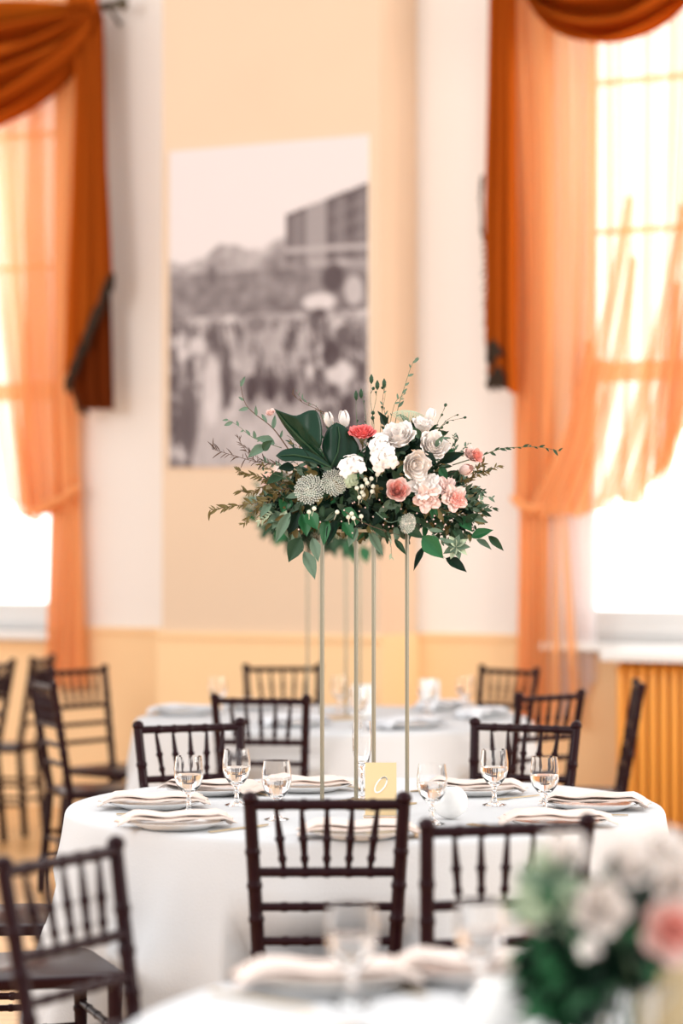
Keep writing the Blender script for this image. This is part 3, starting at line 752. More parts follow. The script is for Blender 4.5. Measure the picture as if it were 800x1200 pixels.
def rose_mb(R, layers=5, open_=.5, seed=0):
    b_ = MB(); I = Matrix.Identity(4); rs = random.Random(seed)
    for L_ in range(layers):
        f_ = (L_ + 1) / layers; n = (2, 3, 4, 5, 5, 6, 6)[L_]; r = R * (.16 + .84 * f_ ** 1.1) * (.72 + .28 * open_); h = R * (1.12 - .55 * f_ * open_)
        for q in range(n):
            petal(b_, I, r, h * rs.uniform(.93, 1.05), 2 * pi * q / n + L_ * .9 + rs.uniform(-.15, .15), 1.25 * pi / n + .15, .05 + .30 * open_ * f_, .8, ruffle=f_, sd=rs.uniform(0, 6))
    b_.lathe([(0, -.12 * R), (R * .22, -.05 * R), (R * .30, .1 * R), (R * .12, .5 * R), (0, .6 * R)], 10)
    return b_
FM = {}
def flower(root, kind, m, pos, R, face, name='rose', open_=.5, layers=5, label=None):
    key = (kind, m, round(open_, 1), layers)
    if key not in FM:
        if kind == 'rose': b_ = rose_mb(1, layers, open_, len(FM))
        elif kind == 'tulip':
            b_ = MB()
            for k2 in range(5):
                b_.grid(lambda i, j, k2=k2: Vector(((.10 + .62 * sin(pi * (.10 + .78 * j)) ** .8 + .04 * (k2 % 2)) * cos(k2 * 2.4 + (2 * i - 1) * .95 * (1 - .55 * j) + .5 * j), (.10 + .62 * sin(pi * (.10 + .78 * j)) ** .8 + .04 * (k2 % 2)) * sin(k2 * 2.4 + (2 * i - 1) * .95 * (1 - .55 * j) + .5 * j), 2.1 * j - .3)), 6, 8)
            b_.lathe([(0, -.5), (.2, -.35), (.28, -.1), (.1, .1)], 8)
        elif kind == 'lace':           # flat umbel of tiny florets
            b_ = MB(); n = 150
            for q in range(n):
                rr = sqrt(q / n); a = q * 2.39996; c = Vector((rr * cos(a), rr * sin(a), .42 * sqrt(max(0, 1 - rr * rr * .85))))
                s = .052
                for k2 in range(4):
                    aa = k2 * pi / 2 + a; e = c + Vector((cos(aa) * s, sin(aa) * s, .01))
                    b_.add([c + Vector((0, 0, .0)), e + Vector((-sin(aa) * s * .5, cos(aa) * s * .5, 0)), e + Vector((cos(aa) * s * .4, sin(aa) * s * .4, .02)), e + Vector((sin(aa) * s * .5, -cos(aa) * s * .5, 0))], [(0, 1, 2, 3)])
                b_.lathe([(0, -.02), (.024, 0), (.02, .025), (0, .035)], 5, c)
                if q % 5 == 0: b_.tube([(0, 0, -.7), (c.x * .6, c.y * .6, -.1), tuple(c)], .010, 4, False)
        elif kind == 'star':           # cluster of open five-petal flowers
            b_ = MB(); rs = random.Random(3)
            for q in range(8):
                rr = sqrt((q + .2) / 8) * .9; a = q * 2.39996; c = Vector((rr * cos(a), rr * sin(a), .55 * sqrt(max(0, 1 - rr * rr * .8)))); N = Vector((c.x * .9, c.y * .9, .8)).normalized()
                X = N.orthogonal().normalized(); Y = N.cross(X); off = rs.uniform(0, 6)
                for k2 in range(5):
                    aa = off + k2 * 2 * pi / 5; dd = X * cos(aa) + Y * sin(aa); e = N.cross(dd)
                    b_.grid(lambda i, j, c=c, dd=dd, e=e, N=N: c + dd * (.46 * j + .02) + e * ((2 * i - 1) * .20 * sin(pi * (.15 + .8 * j)) ** .8) + N * (.07 * sin(pi * j) - .03 * abs(2 * i - 1)), 4, 5)
                b_.lathe([(0, 0), (.03, .01), (.02, .03), (0, .04)], 6, c)
            b_.lathe([(0, -.3), (.5, 0), (.75, .15), (.4, .35), (0, .42)], 12)
        elif kind == 'open':           # ruffled open blossom
            b_ = MB(); I = Matrix.Identity(4)
            for k2, (n, rr, hh, cp) in enumerate(((4, .35, .5, .7), (5, .65, .5, .5), (5, 1.0, .42, .2))):
                for q in range(n): petal(b_, I, rr, hh, 2 * pi * q / n + k2, 1.2 * pi / n, .3, cp, ruffle=1.5, sd=q * 2.1)
        o = b_.build(name, m, None, sharp=False); FM[key] = o.data; bpy.data.objects.remove(o)
    o = bpy.data.objects.new(name, FM[key]); COL.objects.link(o); o.parent = root; o.location = Vector(pos) - root.location
    f_ = Vector(face).normalized(); q_ = f_.to_track_quat('Z', 'Y'); o.rotation_euler = q_.to_euler(); o.scale = (R, R, R)
    if label: o['label'] = label
    return o
def twig(root, pts, r0, m, leafm=None, lsz=.02, lw=.4, n=10, name='sprig', side=0, buds=False, spread=.8, ends=None):
    """stem with leaflets or buds in one sprig mesh (two materials)"""
    pts = [Vector(p) - root.location for p in pts]; b_ = MB(); fine = []
    for k_ in range(len(pts) - 1):
        for q in range(4):
            t_ = q / 4; p0 = pts[max(k_ - 1, 0)]; p1 = pts[k_]; p2 = pts[k_ + 1]; p3 = pts[min(k_ + 2, len(pts) - 1)]
            fine.append(.5 * ((2 * p1) + (p2 - p0) * t_ + (2 * p0 - 5 * p1 + 4 * p2 - p3) * t_ ** 2 + (-p0 + 3 * p1 - 3 * p2 + p3) * t_ ** 3))
    fine.append(pts[-1]); N = len(fine)
    b_.tube(fine, [lerp(r0, r0 * .35, i / (N - 1)) for i in range(N)], 5)
    o = b_.build(name, m, root, sharp=False)
    if leafm:
        l_ = MB()
        for q in range(n):
            t_ = (q + .5) / n * .92 + .08; i = min(N - 2, int(t_ * (N - 1))); p = fine[i].lerp(fine[i + 1], t_ * (N - 1) - i); d = (fine[i + 1] - fine[i]).normalized()
            sd = Vector((d.z, 0, -d.x)).normalized() * random.choice((-1, 1)); t_ = t_
            dr = (d * random.uniform(.3, 1.4) + sd * spread * random.uniform(.2, 1.3) + Vector((0, random.uniform(-.5, .5), 0))).normalized()
            L_ = lsz * random.uniform(.4, 1.3); x = dr.cross(Vector((random.uniform(-.5, .5), -1, .3))).normalized(); nn = x.cross(dr)
            if buds: l_.tube([p, p + dr * L_ * .5, p + dr * L_ * .7, p + dr * L_ * .9, p + dr * L_], [.0008, .0008, lw * L_, lw * L_ * .9, .0008], 6)
            else: l_.grid(lambda a, c, p=p, dr=dr, x=x, nn=nn, L_=L_: p + dr * (c * L_) + x * ((2 * a - 1) * lw * L_ * .5 * sin(pi * (.04 + .96 * c) ** .8) ** .8) + nn * (.1 * L_ * abs(2 * a - 1) - .2 * L_ * c * c), 2, 5)
        lo = l_.build('leaflets' if not buds else 'buds', leafm, o, sharp=False); 
    return o

def arrangement(root, P, sc=1.0):
    pass
# main arrangement --------------------------------------------------
AC = Vector((T1[0], T1[1], TZ + .001 + SH + .006))
A = empty('flower_arrangement', AC)
def P(px, py, dy=0.0): return at(px, py, T1[1] + dy)
M412 = F / T1[1]
rs = random.Random(11)
# dense core of small leaves
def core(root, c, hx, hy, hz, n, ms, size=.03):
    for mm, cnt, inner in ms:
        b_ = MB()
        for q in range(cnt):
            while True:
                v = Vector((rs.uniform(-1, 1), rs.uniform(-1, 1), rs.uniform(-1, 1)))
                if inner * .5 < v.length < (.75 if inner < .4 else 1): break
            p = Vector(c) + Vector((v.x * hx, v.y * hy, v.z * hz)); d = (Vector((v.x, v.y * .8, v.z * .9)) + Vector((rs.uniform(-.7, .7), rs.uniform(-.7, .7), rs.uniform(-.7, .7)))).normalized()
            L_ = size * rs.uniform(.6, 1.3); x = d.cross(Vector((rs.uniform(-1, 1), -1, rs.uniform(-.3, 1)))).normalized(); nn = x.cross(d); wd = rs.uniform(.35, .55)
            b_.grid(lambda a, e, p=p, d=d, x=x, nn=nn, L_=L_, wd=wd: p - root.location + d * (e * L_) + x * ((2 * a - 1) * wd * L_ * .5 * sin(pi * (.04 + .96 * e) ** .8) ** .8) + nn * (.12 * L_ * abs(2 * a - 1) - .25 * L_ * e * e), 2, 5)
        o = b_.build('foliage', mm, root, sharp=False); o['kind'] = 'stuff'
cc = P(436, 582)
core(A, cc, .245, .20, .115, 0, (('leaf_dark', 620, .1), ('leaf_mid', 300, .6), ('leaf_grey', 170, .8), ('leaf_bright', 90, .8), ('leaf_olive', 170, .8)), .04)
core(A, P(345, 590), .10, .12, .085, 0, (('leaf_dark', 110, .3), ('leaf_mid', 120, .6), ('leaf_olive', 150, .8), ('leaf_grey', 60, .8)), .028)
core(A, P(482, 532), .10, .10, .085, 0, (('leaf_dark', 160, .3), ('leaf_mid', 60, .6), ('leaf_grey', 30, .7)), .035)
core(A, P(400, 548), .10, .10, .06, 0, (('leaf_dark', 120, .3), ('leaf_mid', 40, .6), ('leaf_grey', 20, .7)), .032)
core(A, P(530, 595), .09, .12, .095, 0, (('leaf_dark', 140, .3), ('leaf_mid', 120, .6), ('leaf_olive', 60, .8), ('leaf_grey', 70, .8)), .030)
# floral foam dish resting on the stand
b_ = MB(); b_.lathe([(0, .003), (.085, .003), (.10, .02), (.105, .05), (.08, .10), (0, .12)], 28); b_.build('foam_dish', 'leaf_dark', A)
# monstera leaf: three big lobes, outline in pixels, given depth and curl
def blade(outline, depth_fn, m, name='monstera_leaf', rib=None):
    b_ = MB(); n = len(outline); cx = sum(p[0] for p in outline) / n; cy = sum(p[1] for p in outline) / n
    cv = curve(outline + [outline[0]]); K = 48; rings = 7; vs = []
    for r in range(rings + 1):
        f_ = r / rings
        for q in range(K):
            x, y = cv(q / K); px, py = lerp(cx, x, f_), lerp(cy, y, f_); vs.append(P(px, py, depth_fn(px, py)) - A.location)
    fs = [(r * K + q, r * K + (q + 1) % K, (r + 1) * K + (q + 1) % K, (r + 1) * K + q) for r in range(rings) for q in range(K)]
    b_.add(vs, fs); o = b_.build(name, m, A, sharp=False); md = o.modifiers.new('s', 'SOLIDIFY'); md.thickness = .0012
    if rib:
        r_ = MB(); r_.tube([P(x, y, depth_fn(x, y) - .003) - A.location for x, y in rib], [.0026] * (len(rib) - 1) + [.001], 6); r_.build('midrib', 'leaf_mid', o)
    return o
dep = lambda x, y: -.16 + (y - 540) * .0006 + .0007 * abs((x - 355) - (y - 500) * .9) + .002 * sin(x * .35)
blade([(321, 479), (334, 484), (347, 487), (362, 481), (372, 483), (377, 500), (377, 519), (374, 528), (382, 541), (388, 547), (372, 539), (356, 527), (343, 513), (331, 497)], dep, 'leaf_monstera', rib=[(388, 548), (370, 531), (352, 514), (336, 497), (325, 483)])
dep2 = lambda x, y: -.15 + .0006 * abs(x - 392) + .0015 * sin(x * .4)
blade([(394, 495), (404, 500), (414, 512), (421, 526), (416, 538), (406, 543), (392, 546), (385, 545), (380, 536), (377, 522), (381, 508), (386, 500)], dep2, 'leaf_monstera', rib=[(388, 547), (396, 530), (398, 512), (396, 500)])
dep3 = lambda x, y: -.175 - .0006 * (y - 530) * 1.5
blade([(323, 534), (332, 527), (346, 525), (358, 527), (370, 533), (381, 541), (388, 548), (376, 545), (362, 541), (346, 540), (332, 540)], dep3, 'leaf_monstera', rib=[(388, 548), (366, 537), (345, 533), (328, 534)])
# explicit leaves
LV = [(352, 630, 338, 658, 20, 'leaf_mid'), (356, 646, 370, 678, 17, 'leaf_grey'), (366, 630, 373, 658, 15, 'leaf_grey'), (382, 606, 379, 639, 15, 'leaf_bright'), (394, 610, 383, 638, 14, 'leaf_dark'),
      (350, 600, 338, 626, 18, 'leaf_dark'), (354, 602, 360, 628, 18, 'leaf_bright'), (340, 600, 322, 636, 14, 'leaf_grey'), (338, 582, 330, 600, 20, 'leaf_bright'), (402, 612, 414, 631, 16, 'leaf_bright'),
      (432, 622, 449, 651, 11, 'leaf_grey'), (456, 580, 436, 562, 20, 'leaf_dark'), (446, 575, 447, 550, 20, 'leaf_dark'), (495, 628, 519, 654, 22, 'leaf_bright'), (522, 654, 547, 669, 14, 'leaf_dark'),
      (497, 640, 484, 668, 9, 'leaf_dark'), (552, 630, 577, 620, 15, 'leaf_bright'), (572, 628, 590, 645, 10, 'leaf_mid'), (558, 632, 576, 643, 9, 'leaf_grey'), (550, 603, 570, 612, 9, 'leaf_grey'),
      (556, 596, 573, 591, 8, 'leaf_grey'), (548, 596, 560, 586, 8, 'leaf_grey'), (536, 606, 554, 622, 17, 'leaf_bright'), (514, 542, 544, 530, 14, 'leaf_dark'), (512, 538, 532, 526, 12, 'leaf_bright'),
      (494, 530, 512, 544, 14, 'leaf_dark'), (488, 546, 508, 551, 14, 'leaf_dark'), (515, 548, 524, 562, 12, 'leaf_bright'), (503, 590, 508, 608, 9, 'leaf_bright'), (462, 632, 476, 650, 9, 'leaf_mid'),
      (418, 618, 408, 640, 14, 'leaf_grey'), (436, 612, 452, 630, 12, 'leaf_mid'), (474, 618, 496, 630, 14, 'leaf_mid'), (312, 522, 290, 535, 14, 'leaf_grey'), (322, 520, 300, 512, 15, 'leaf_grey'), (308, 528, 318, 516, 14, 'leaf_mid'),
      (440, 520, 428, 536, 14, 'leaf_dark'), (452, 498, 446, 484, 12, 'leaf_dark'), (430, 518, 444, 508, 12, 'leaf_dark'), (492, 514, 484, 500, 10, 'leaf_mid'), (510, 524, 520, 510, 8, 'leaf_grey'),
      (332, 556, 312, 566, 14, 'leaf_mid'), (345, 548, 326, 548, 14, 'leaf_dark'), (360, 600, 372, 620, 18, 'leaf_bright'), (420, 596, 432, 612, 16, 'leaf_dark'), (400, 598, 420, 606, 16, 'leaf_bright'), (478, 596, 500, 606, 14, 'leaf_dark'),
      (545, 612, 560, 602, 10, 'leaf_mid'), (530, 618, 545, 636, 12, 'leaf_mid'), (508, 600, 520, 622, 12, 'leaf_mid'), (450, 600, 436, 616, 16, 'leaf_dark'), (330, 604, 312, 612, 12, 'leaf_grey'), (318, 590, 304, 606, 12, 'leaf_grey')]
for x0, y0, x1, y1, wd, mm in LV:
    d0 = -.17 + rs.uniform(-.03, .03) + max(0, abs((x0 + x1) / 2 - 436) - 60) * .0011
    leaf(A, mm, P(x0, y0, d0 + .02), P(x1, y1, d0), wd / M412 * rs.uniform(.85, 1.05), name='broad_leaf')
for q in range(9):   # variegated whorl
    a = radians(-150 + q * 38); c = (534, 641); leaf(A, 'leaf_pale' if q % 2 else 'leaf_grey', P(c[0], c[1], -.14), P(c[0] + 17 * cos(a), c[1] - 15 * sin(a), -.15), 9 / M412, name='variegated_leaf')
for q in range(6):
    a = radians(20 + q * 50); c = (330, 610); leaf(A, 'leaf_pale' if q % 2 else 'leaf_grey', P(c[0], c[1], -.08), P(c[0] + 16 * cos(a), c[1] - 14 * sin(a), -.09), 10 / M412, name='variegated_leaf')
# blossoms
def fl_(kind, m, px, py, d, R, face, **kw): return flower(A, kind, m, P(px, py, d), R / M412, face, **kw)
fl_('rose', 'petal_coral', 424, 512, -.14, 13.5, (.0, -.55, .9), open_=.9, layers=5, label='coral pink rose on top beside the big dark leaf')
fl_('rose', 'petal_pink', 465, 576, -.235, 11, (.1, -1, .25), open_=.3, layers=6, label='pink garden rose low in the centre')
fl_('rose', 'petal_blush', 465, 576, -.225, 14, (.1, -1, .25), open_=.55, layers=5, name='rose_outer_petals')
fl_('rose', 'petal_white', 468, 520, -.16, 21, (-.2, -.7, .8), open_=.6, layers=5, name='white_rose')
fl_('rose', 'petal_white', 482, 545, -.20, 18, (.5, -1, -.1), open_=.5, layers=4, name='white_rose')
fl_('rose', 'petal_white', 504, 527, -.13, 18, (.4, -.9, .5), open_=.6, layers=5, name='white_rose')
fl_('rose', 'petal_white', 494, 505, -.08, 14, (.2, -.5, 1), open_=.4, layers=4, name='white_rose')
fl_('tulip', 'petal_white', 404, 497, -.05, 9, (-.15, -.2, 1), name='white_bud')
fl_('tulip', 'petal_white', 386, 497, -.02, 8, (-.2, -.2, 1), name='white_bud')
fl_('tulip', 'petal_white', 503, 492, -.02, 8, (.3, -.2, 1), name='white_bud')
fl_('open', 'petal_white', 497, 572, -.20, 15, (0, -.8, .6), name='orchid_bloom')
fl_('open', 'petal_blush', 500, 584, -.215, 12, (.1, -1, -.2), name='orchid_bloom')
fl_('open', 'petal_blush', 531, 584, -.17, 12, (.4, -1, .1), name='orchid_bloom')
fl_('open', 'petal_pink', 535, 586, -.175, 7, (.4, -1, .1), name='orchid_bloom')
fl_('open', 'petal_blush', 522, 572, -.15, 10, (.2, -1, .5), name='orchid_bloom')
fl_('rose', 'petal_blush', 550, 536, -.08, 10, (.5, -.8, .6), open_=.7, layers=4, name='blush_rose')
fl_('rose', 'petal_pink', 556, 535, -.09, 8, (.8, -.8, .3), open_=.7, layers=4, name='blush_rose')
fl_('tulip', 'petal_blush', 542, 552, -.10, 9, (.6, -.8, .2), name='blush_rose')
fl_('rose', 'petal_blush', 318, 486, .0, 6, (-.3, -.6, .7), open_=.6, layers=4, name='blush_rose')
fl_('star', 'petal_white', 451, 537, -.22, 17, (-.2, -1, .2), name='white_star_cluster')
fl_('star', 'petal_white', 413, 548, -.22, 17, (-.1, -.8, .8), name='white_star_cluster')
fl_('star', 'petal_white', 446, 522, -.19, 14, (-.3, -1, .4), name='white_star_cluster')
fl_('lace', 'lace_white', 363, 574, -.20, 17.5, (-.2, -1, .15), name='lace_umbel')
fl_('lace', 'lace_white', 390, 566, -.21, 15.5, (.3, -1, .1), name='lace_umbel')
fl_('lace', 'leaf_pale', 478, 491, -.02, 19, (.1, -.35, 1), name='lace_umbel')
fl_('lace', 'lace_white', 476, 613, -.22, 12, (.8, -1, -.2), name='lace_umbel')
fl_('star', 'leaf_pale', 411, 562, -.2, 9, (.2, -1, -.2), name='pale_green_cluster')
# white berries
bb = MB()
for x, y in ((418, 572), (424, 570), (430, 566), (424, 577), (428, 562), (435, 561), (421, 583), (426, 580), (436, 576), (437, 570), (412, 602), (414, 607), (408, 606), (423, 605), (395, 600), (362, 600), (368, 596), (442, 556)):
    c = P(x, y, -.215 + rs.uniform(-.01, .01)) - A.location; r_ = 2.6 / M412
    bb.lathe([(r_ * cos(a), r_ * sin(a)) if abs(a) < pi / 2 - .01 else (0, r_ * sin(a)) for a in [(-pi / 2 + k2 * pi / 6) for k2 in range(7)]], 8, c)
    bb.tube([c, c + Vector((rs.uniform(-.01, .01), .03, -.02))], .0008, 4)
bb.build('white_berries', 'berry_white', A)
bb = MB()
for q in range(34):
    x, y = rs.uniform(330, 560), rs.uniform(585, 625); c = P(x, y, -.19 + rs.uniform(-.02, .02)) - A.location; r_ = 1.2 / M412
    bb.lathe([(0, -r_), (r_, 0), (0, r_)], 5, c)
o = bb.build('waxflower_specks', 'petal_blush', A); o['kind'] = 'stuff'
# sprigs
def tw(pts, *a, d=0.0, **k): return twig(A, [P(x, y, d + q * .0) for q, (x, y) in enumerate(pts)], *a, **k)
tw([(340, 530), (324, 507), (313, 496), (296, 483), (286, 470), (281, 446)], .0022, 'twig_brown', 'leaf_grey', .030, .35, 7, d=-.02)
tw([(330, 525), (310, 518), (295, 512), (279, 499), (265, 491)], .0012, 'stem_green', 'leaf_grey', .022, .45, 9, d=-.04)
tw([(335, 548), (319, 543), (300, 541), (271, 533), (248, 526)], .0016, 'twig_brown', 'twig_brown', .026, .12, 34, d=-.03, spread=1.2)
tw([(300, 541), (288, 528), (278, 512)], .0010, 'twig_brown', 'twig_brown', .016, .15, 14, d=-.03)
tw([(320, 545), (300, 535), (285, 522)], .0010, 'twig_brown', 'twig_brown', .018, .15, 14, d=-.03)
tw([(345, 572), (327, 575), (306, 588), (274, 593), (246, 598)], .0016, 'twig_brown', 'leaf_olive', .026, .28, 44, d=-.06, spread=.9)
tw([(330, 580), (313, 588), (298, 598), (285, 615)], .0012, 'twig_brown', 'leaf_olive', .022, .28, 30, d=-.07, spread=.9)
tw([(330, 565), (310, 560), (290, 555), (278, 552)], .0012, 'twig_brown', 'leaf_olive', .020, .25, 30, d=-.05, spread=.9)
tw([(328, 560), (305, 572), (292, 578), (282, 575)], .0012, 'twig_brown', 'leaf_olive', .022, .25, 26, d=-.05, spread=1)
tw([(325, 600), (312, 606), (302, 612)], .0010, 'twig_brown', 'leaf_pale', .016, .3, 14, d=-.07)
tw([(395, 500), (387, 491), (379, 483), (355, 472), (341, 461)], .0016, 'twig_brown', 'twig_brown', .018, .2, 10, d=.02)
tw([(380, 500), (372, 478), (356, 470), (346, 458)], .0012, 'twig_brown', 'leaf_grey', .014, .25, 8, d=.0)
tw([(362, 535), (350, 520), (336, 510)], .0016, 'leaf_dark', d=-.2)
for pts in ([(420, 515), (418, 496), (417, 478), (417, 464)], [(428, 515), (429, 495), (427, 478), (423, 462)], [(436, 515), (438, 496), (434, 470), (435, 445)], [(437, 515), (436, 490), (440, 470), (442, 452)], [(445, 510), (448, 480), (451, 465), (450, 450)]):
    tw(pts, .0011, 'stem_green', 'leaf_mid', .020, .22, 2, d=.02, buds=True, spread=.3)
    x, y = pts[-1]; bb = MB(); c = P(x, y, .02) - A.location
    bb.tube([c - Vector((0, 0, .012)), c - Vector((0, 0, .004)), c + Vector((0, 0, .006)), c + Vector((0, 0, .016))], [.001, .006, .006, .001], 8); bb.build('flower_bud', 'leaf_mid', A)
tw([(462, 500), (467, 475), (473, 456), (481, 431), (487, 420)], .0013, 'stem_green', 'leaf_grey', .020, .35, 9, d=.02)
tw([(455, 515), (453, 505), (451, 486), (448, 470), (451, 452)], .0013, 'twig_brown', 'leaf_grey', .014, .35, 10, d=.0)
tw([(456, 500), (462, 474), (468, 466), (474, 462)], .0010, 'stem_green', 'leaf_grey', .018, .35, 5, d=.0)
tw([(505, 515), (509, 504), (515, 490), (521, 478)], .0012, 'stem_green', 'leaf_mid', .022, .2, 4, d=-.02, buds=True, spread=.25)
tw([(508, 512), (515, 502), (524, 492), (537, 485)], .0010, 'stem_green', 'leaf_mid', .018, .2, 3, d=-.02, buds=True, spread=.25)
tw([(512, 508), (522, 495), (532, 492), (543, 490)], .0010, 'stem_green', 'leaf_mid', .018, .2, 3, d=-.03, buds=True, spread=.25)
tw([(516, 535), (518, 520), (516, 508)], .0012, 'stem_green', 'leaf_grey', .030, .4, 3, d=-.05)
tw([(530, 545), (564, 534), (586, 526), (610, 524), (632, 524), (657, 529)], .0018, 'stem_green', 'leaf_mid', .018, .4, 16, d=-.02, spread=.6)
tw([(535, 566), (550, 560), (568, 553), (584, 546)], .0010, 'twig_brown', 'leaf_olive', .016, .3, 26, d=-.06)
tw([(540, 575), (552, 562), (560, 550), (566, 542)], .0010, 'twig_brown', 'leaf_olive', .016, .3, 22, d=-.06)
tw([(530, 540), (533, 524), (532, 510)], .0010, 'stem_green', 'leaf_grey', .013, .35, 16, d=-.02)
tw([(540, 590), (555, 584), (567, 582), (578, 584)], .0010, 'stem_green', 'leaf_grey', .02, .4, 7, d=-.06)
tw([(455, 628), (458, 640), (459, 654)], .0010, 'twig_brown', 'leaf_pale', .012, .35, 10, d=-.12)
tw([(405, 600), (425, 612), (445, 620), (470, 628)], .0016, 'twig_brown', 'leaf_mid', .02, .3, 6, d=-.2)
tw([(440, 600), (455, 612), (466, 610), (474, 608)], .0014, 'leaf_grey', d=-.215)
tw([(500, 618), (512, 630), (520, 634)], .0014, 'leaf_grey', 'leaf_grey', .03, .35, 6, d=-.17)
tag(A, 'sharp full bouquet of white and pink flowers with greenery atop the tall thin stand', 'flower arrangement')

for q in range(34):
    a = radians(-35 + q * 250 / 33 + rs.uniform(-5, 5)); ex, ey = cos(a), -sin(a); x0, y0 = 436 + 95 * ex, 575 + 48 * ey; ll = rs.uniform(22, 44)
    x2, y2 = x0 + ex * (ll + 12) + rs.uniform(-8, 8), y0 + ey * ll + rs.uniform(-8, 8)
    tw([(x0, y0), ((x0 + x2) / 2 + rs.uniform(-5, 5), (y0 + y2) / 2 + rs.uniform(-4, 4)), (x2, y2)], .0009, 'stem_green' if q % 2 else 'twig_brown', ('leaf_mid', 'leaf_grey', 'leaf_olive', 'leaf_mid')[q % 4], rs.uniform(.012, .020), rs.uniform(.25, .42), rs.randint(7, 16), d=rs.uniform(-.1, .05))

# rear arrangement (only shows under the sharp one) ------------------
B = empty('flower_arrangement', (T2[0], T2[1], TZ + .001 + SH + .006))
b_ = MB(); b_.lathe([(0, .003), (.085, .003), (.10, .02), (.105, .05), (.08, .10), (0, .12)], 20); b_.build('foam_dish', 'leaf_dark', B)
bc = Vector((T2[0] - .03, T2[1], 1.66))
core(B, bc, .33, .24, .15, 0, (('leaf_dark', 260, .3), ('leaf_mid', 160, .6), ('leaf_grey', 110, .8), ('leaf_bright', 60, .8)), .07)
for q in range(14):
    a = q * 2.4; v = Vector((cos(a) * .24, -.10 - .1 * rs.random(), .06 + .09 * sin(a))); flower(B, 'rose', 'petal_white' if q % 3 else 'petal_blush', bc + v, .045, (v.x, -1, .4), open_=.6, name='rose')
for x0, y0, x1, y1 in ((410, 632, 402, 655), (425, 640, 430, 660), (440, 632, 446, 655), (398, 630, 390, 648), (320, 612, 306, 632), (335, 620, 322, 640), (405, 630, 418, 662)):
    leaf(B, 'leaf_bright' if x0 % 2 else 'leaf_mid', at(x0, y0, 10.15), at(x1, y1, 10.12), .055, name='broad_leaf')
tag(B, 'blurred bouquet on the rear stand, peeping out below the sharp bouquet', 'flower arrangement')

# foreground low arrangement -----------------------------------------
FD = 3.45
V0 = at(722, 1215, FD); VC = Vector((V0.x, V0.y, TZ + .001))
C = empty('flower_arrangement', VC + Vector((0, 0, .10)))
def Q(px, py, dy=0.0): return at(px, py, FD + dy)
vb = MB(); vb.lathe([(0, 0), (.05, 0), (.052, .004), (.056, .05), (.058, .115), (.055, .115), (.053, .05), (.048, .008), (0, .008)], 32); vo = vb.build('glass_vase', 'glass'); vo.location = VC
tag(vo, 'clear low glass vase holding the blurred foreground flowers', 'vase')
sb = MB()
for q in range(9):
    a = q * .7; sb.tube([(.028 * cos(a), .028 * sin(a), -.085), (.03 * cos(a + 1), .03 * sin(a + 1), 0), (.05 * cos(a), .05 * sin(a), .06)], .003, 5)
sb.build('stems', 'stem_green', C)
core(C, Q(690, 1110), .085, .08, .085, 0, (('leaf_dark', 330, .2), ('leaf_bright', 24, .6), ('leaf_mid', 30, .7)), .05)
core(C, Q(745, 1060), .07, .08, .05, 0, (('leaf_dark', 120, .2), ('leaf_bright', 8, .6)), .045)
core(C, Q(665, 1160), .045, .05, .05, 0, (('leaf_dark', 90, .2), ('leaf_bright', 40, .6)), .045)
core(C, Q(648, 1060), .04, .06, .05, 0, (('leaf_grey', 60, .2), ('leaf_pale', 60, .6)), .04)
def ff(kind, m, px, py, R, d=-.06, face=(0, -1, .3), **kw): return flower(C, kind, m, Q(px, py, d), R / (F / FD), face, **kw)
ff('rose', 'petal_white', 703, 1068, 30, -.1, open_=.6, layers=5, name='white_rose')
ff('rose', 'petal_white', 735, 1022, 32, 0, (0, -.7, .8), open_=.8, layers=5, name='white_rose')
ff('rose', 'petal_white', 775, 1012, 34, .02, (.2, -.7, .8), open_=.8, layers=5, name='white_rose')
ff('rose', 'petal_white', 660, 1012, 30, .03, (-.3, -.7, .8), open_=.8, layers=5, name='white_rose')
ff('star', 'petal_white', 690, 1110, 14, -.08, name='white_star_cluster')
ff('rose', 'petal_white', 790, 1040, 28, -.05, (.3, -1, .3), open_=.8, layers=5, name='white_rose')
ff('rose', 'petal_blush', 784, 1094, 34, -.09, (.1, -1, .2), open_=.7, layers=5, name='pink_rose')
ff('rose', 'petal_pink', 788, 1090, 20, -.115, (.1, -1, .2), open_=.7, layers=5, name='pink_rose')
ff('rose', 'petal_white', 640, 1075, 18, 0, (-.5, -1, .3), open_=.8, layers=4, name='white_rose')
ff('rose', 'petal_pink', 620, 1084, 8, 0, (-.5, -1, .3), open_=.5, layers=4, name='pink_bud')
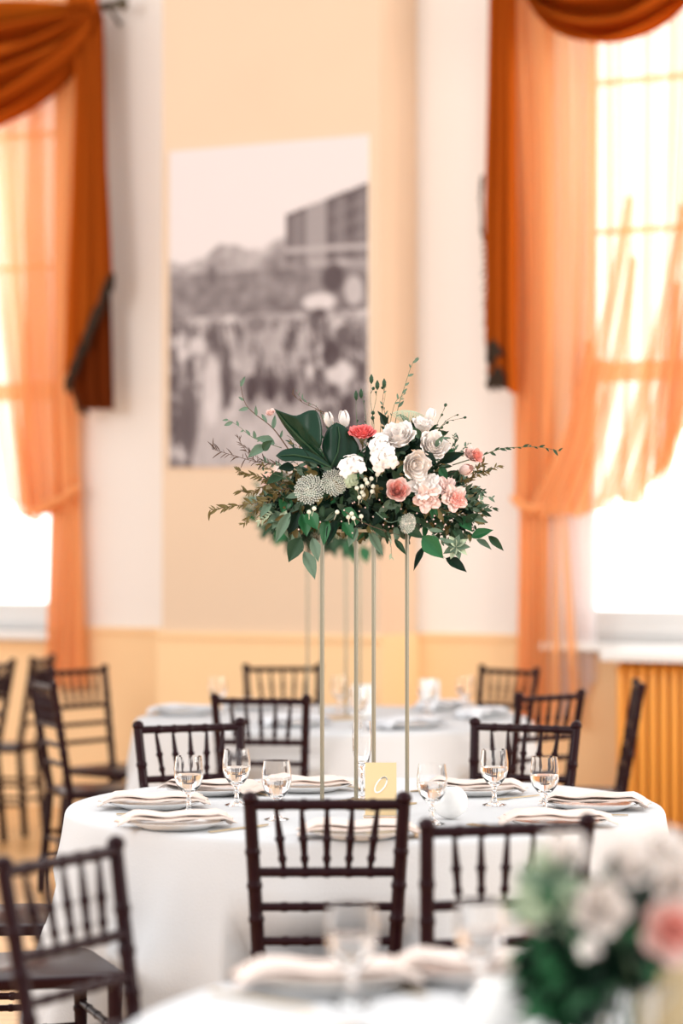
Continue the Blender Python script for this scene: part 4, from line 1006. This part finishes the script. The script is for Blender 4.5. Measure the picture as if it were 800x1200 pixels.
for x0, y0, x1, y1 in ((660, 1120, 625, 1135), (665, 1140, 640, 1165), (680, 1150, 665, 1190), (650, 1105, 618, 1112), (720, 1110, 705, 1150), (655, 1060, 630, 1040), (700, 1140, 690, 1180)):
    leaf(C, 'leaf_bright', Q(x0, y0, -.05), Q(x1, y1, -.06), .03, name='broad_leaf')
tag(C, 'very blurred low bunch of white and pink roses in the bottom right corner', 'flower arrangement')
table_card(775, 1232, .085, .125, 'gold table number card among the blurred foreground table things at bottom right')
# foreground settings
def fset(px, py, where, k_, tn=0): setting(T0, px, py, where, k_, turn=tn)
fset(382, 1150, 'at left back edge of the foreground table', 0, .1)
fset(560, 1140, 'at middle back edge of the foreground table', 1, -.1)
fset(330, 1235, 'of the foreground table nearest the bottom frame edge', 2, .8)
goblet(412, 1178, 'standing blurred beside the left plate of the foreground table')
goblet(562, 1170, 'standing blurred in the middle of the foreground table')
goblet(706, 1222, 'standing blurred beside the foreground vase')
votive(590, 1215, 'round white votive on the blurred foreground table')
v = atz(345, 1128, TZ)

# rear table things
for k_, (px, py, wh) in enumerate(((215, 835, 'at the left edge of the rear table'), (300, 828, 'behind the left rear chair on the rear table'), (345, 848, 'at the front of the rear table left of the poles'), (480, 850, 'at the front of the rear table right of the poles'), (520, 829, 'at the back of the rear table'), (565, 838, 'at the right edge of the rear table'))):
    setting(T2, px, py, wh, k_, naps=wnap, cutlery=False, turn=.2 * k_)
for px, py, wh in ((255, 836, 'blurred at the left of the rear table'), (420, 852, 'blurred between the rear table plates near the poles'), (500, 838, 'blurred right of the thin poles on the rear table'), (545, 834, 'blurred near the right edge of the rear table'), (398, 834, 'blurred left of the thin poles on the rear table')):
    goblet(px, py, wh)
def folded_card(px, py, label):
    v_ = atz(px, py, TZ); b_ = MB(); b_.add([(-.045, -.03, 0), (.045, -.03, 0), (.045, 0, .13), (-.045, 0, .13), (-.045, .03, 0), (.045, .03, 0)], [(0, 1, 2, 3), (3, 2, 5, 4)])
    o = b_.build('folded_card', 'white_paint', smooth=False, solid=.001); o.location = (v_.x, v_.y, TZ + .002); tag(o, label, 'card')
folded_card(503, 832, 'blurred white folded card standing on the rear table right of the poles')
folded_card(425, 838, 'blurred white folded card standing on the rear table behind the poles')
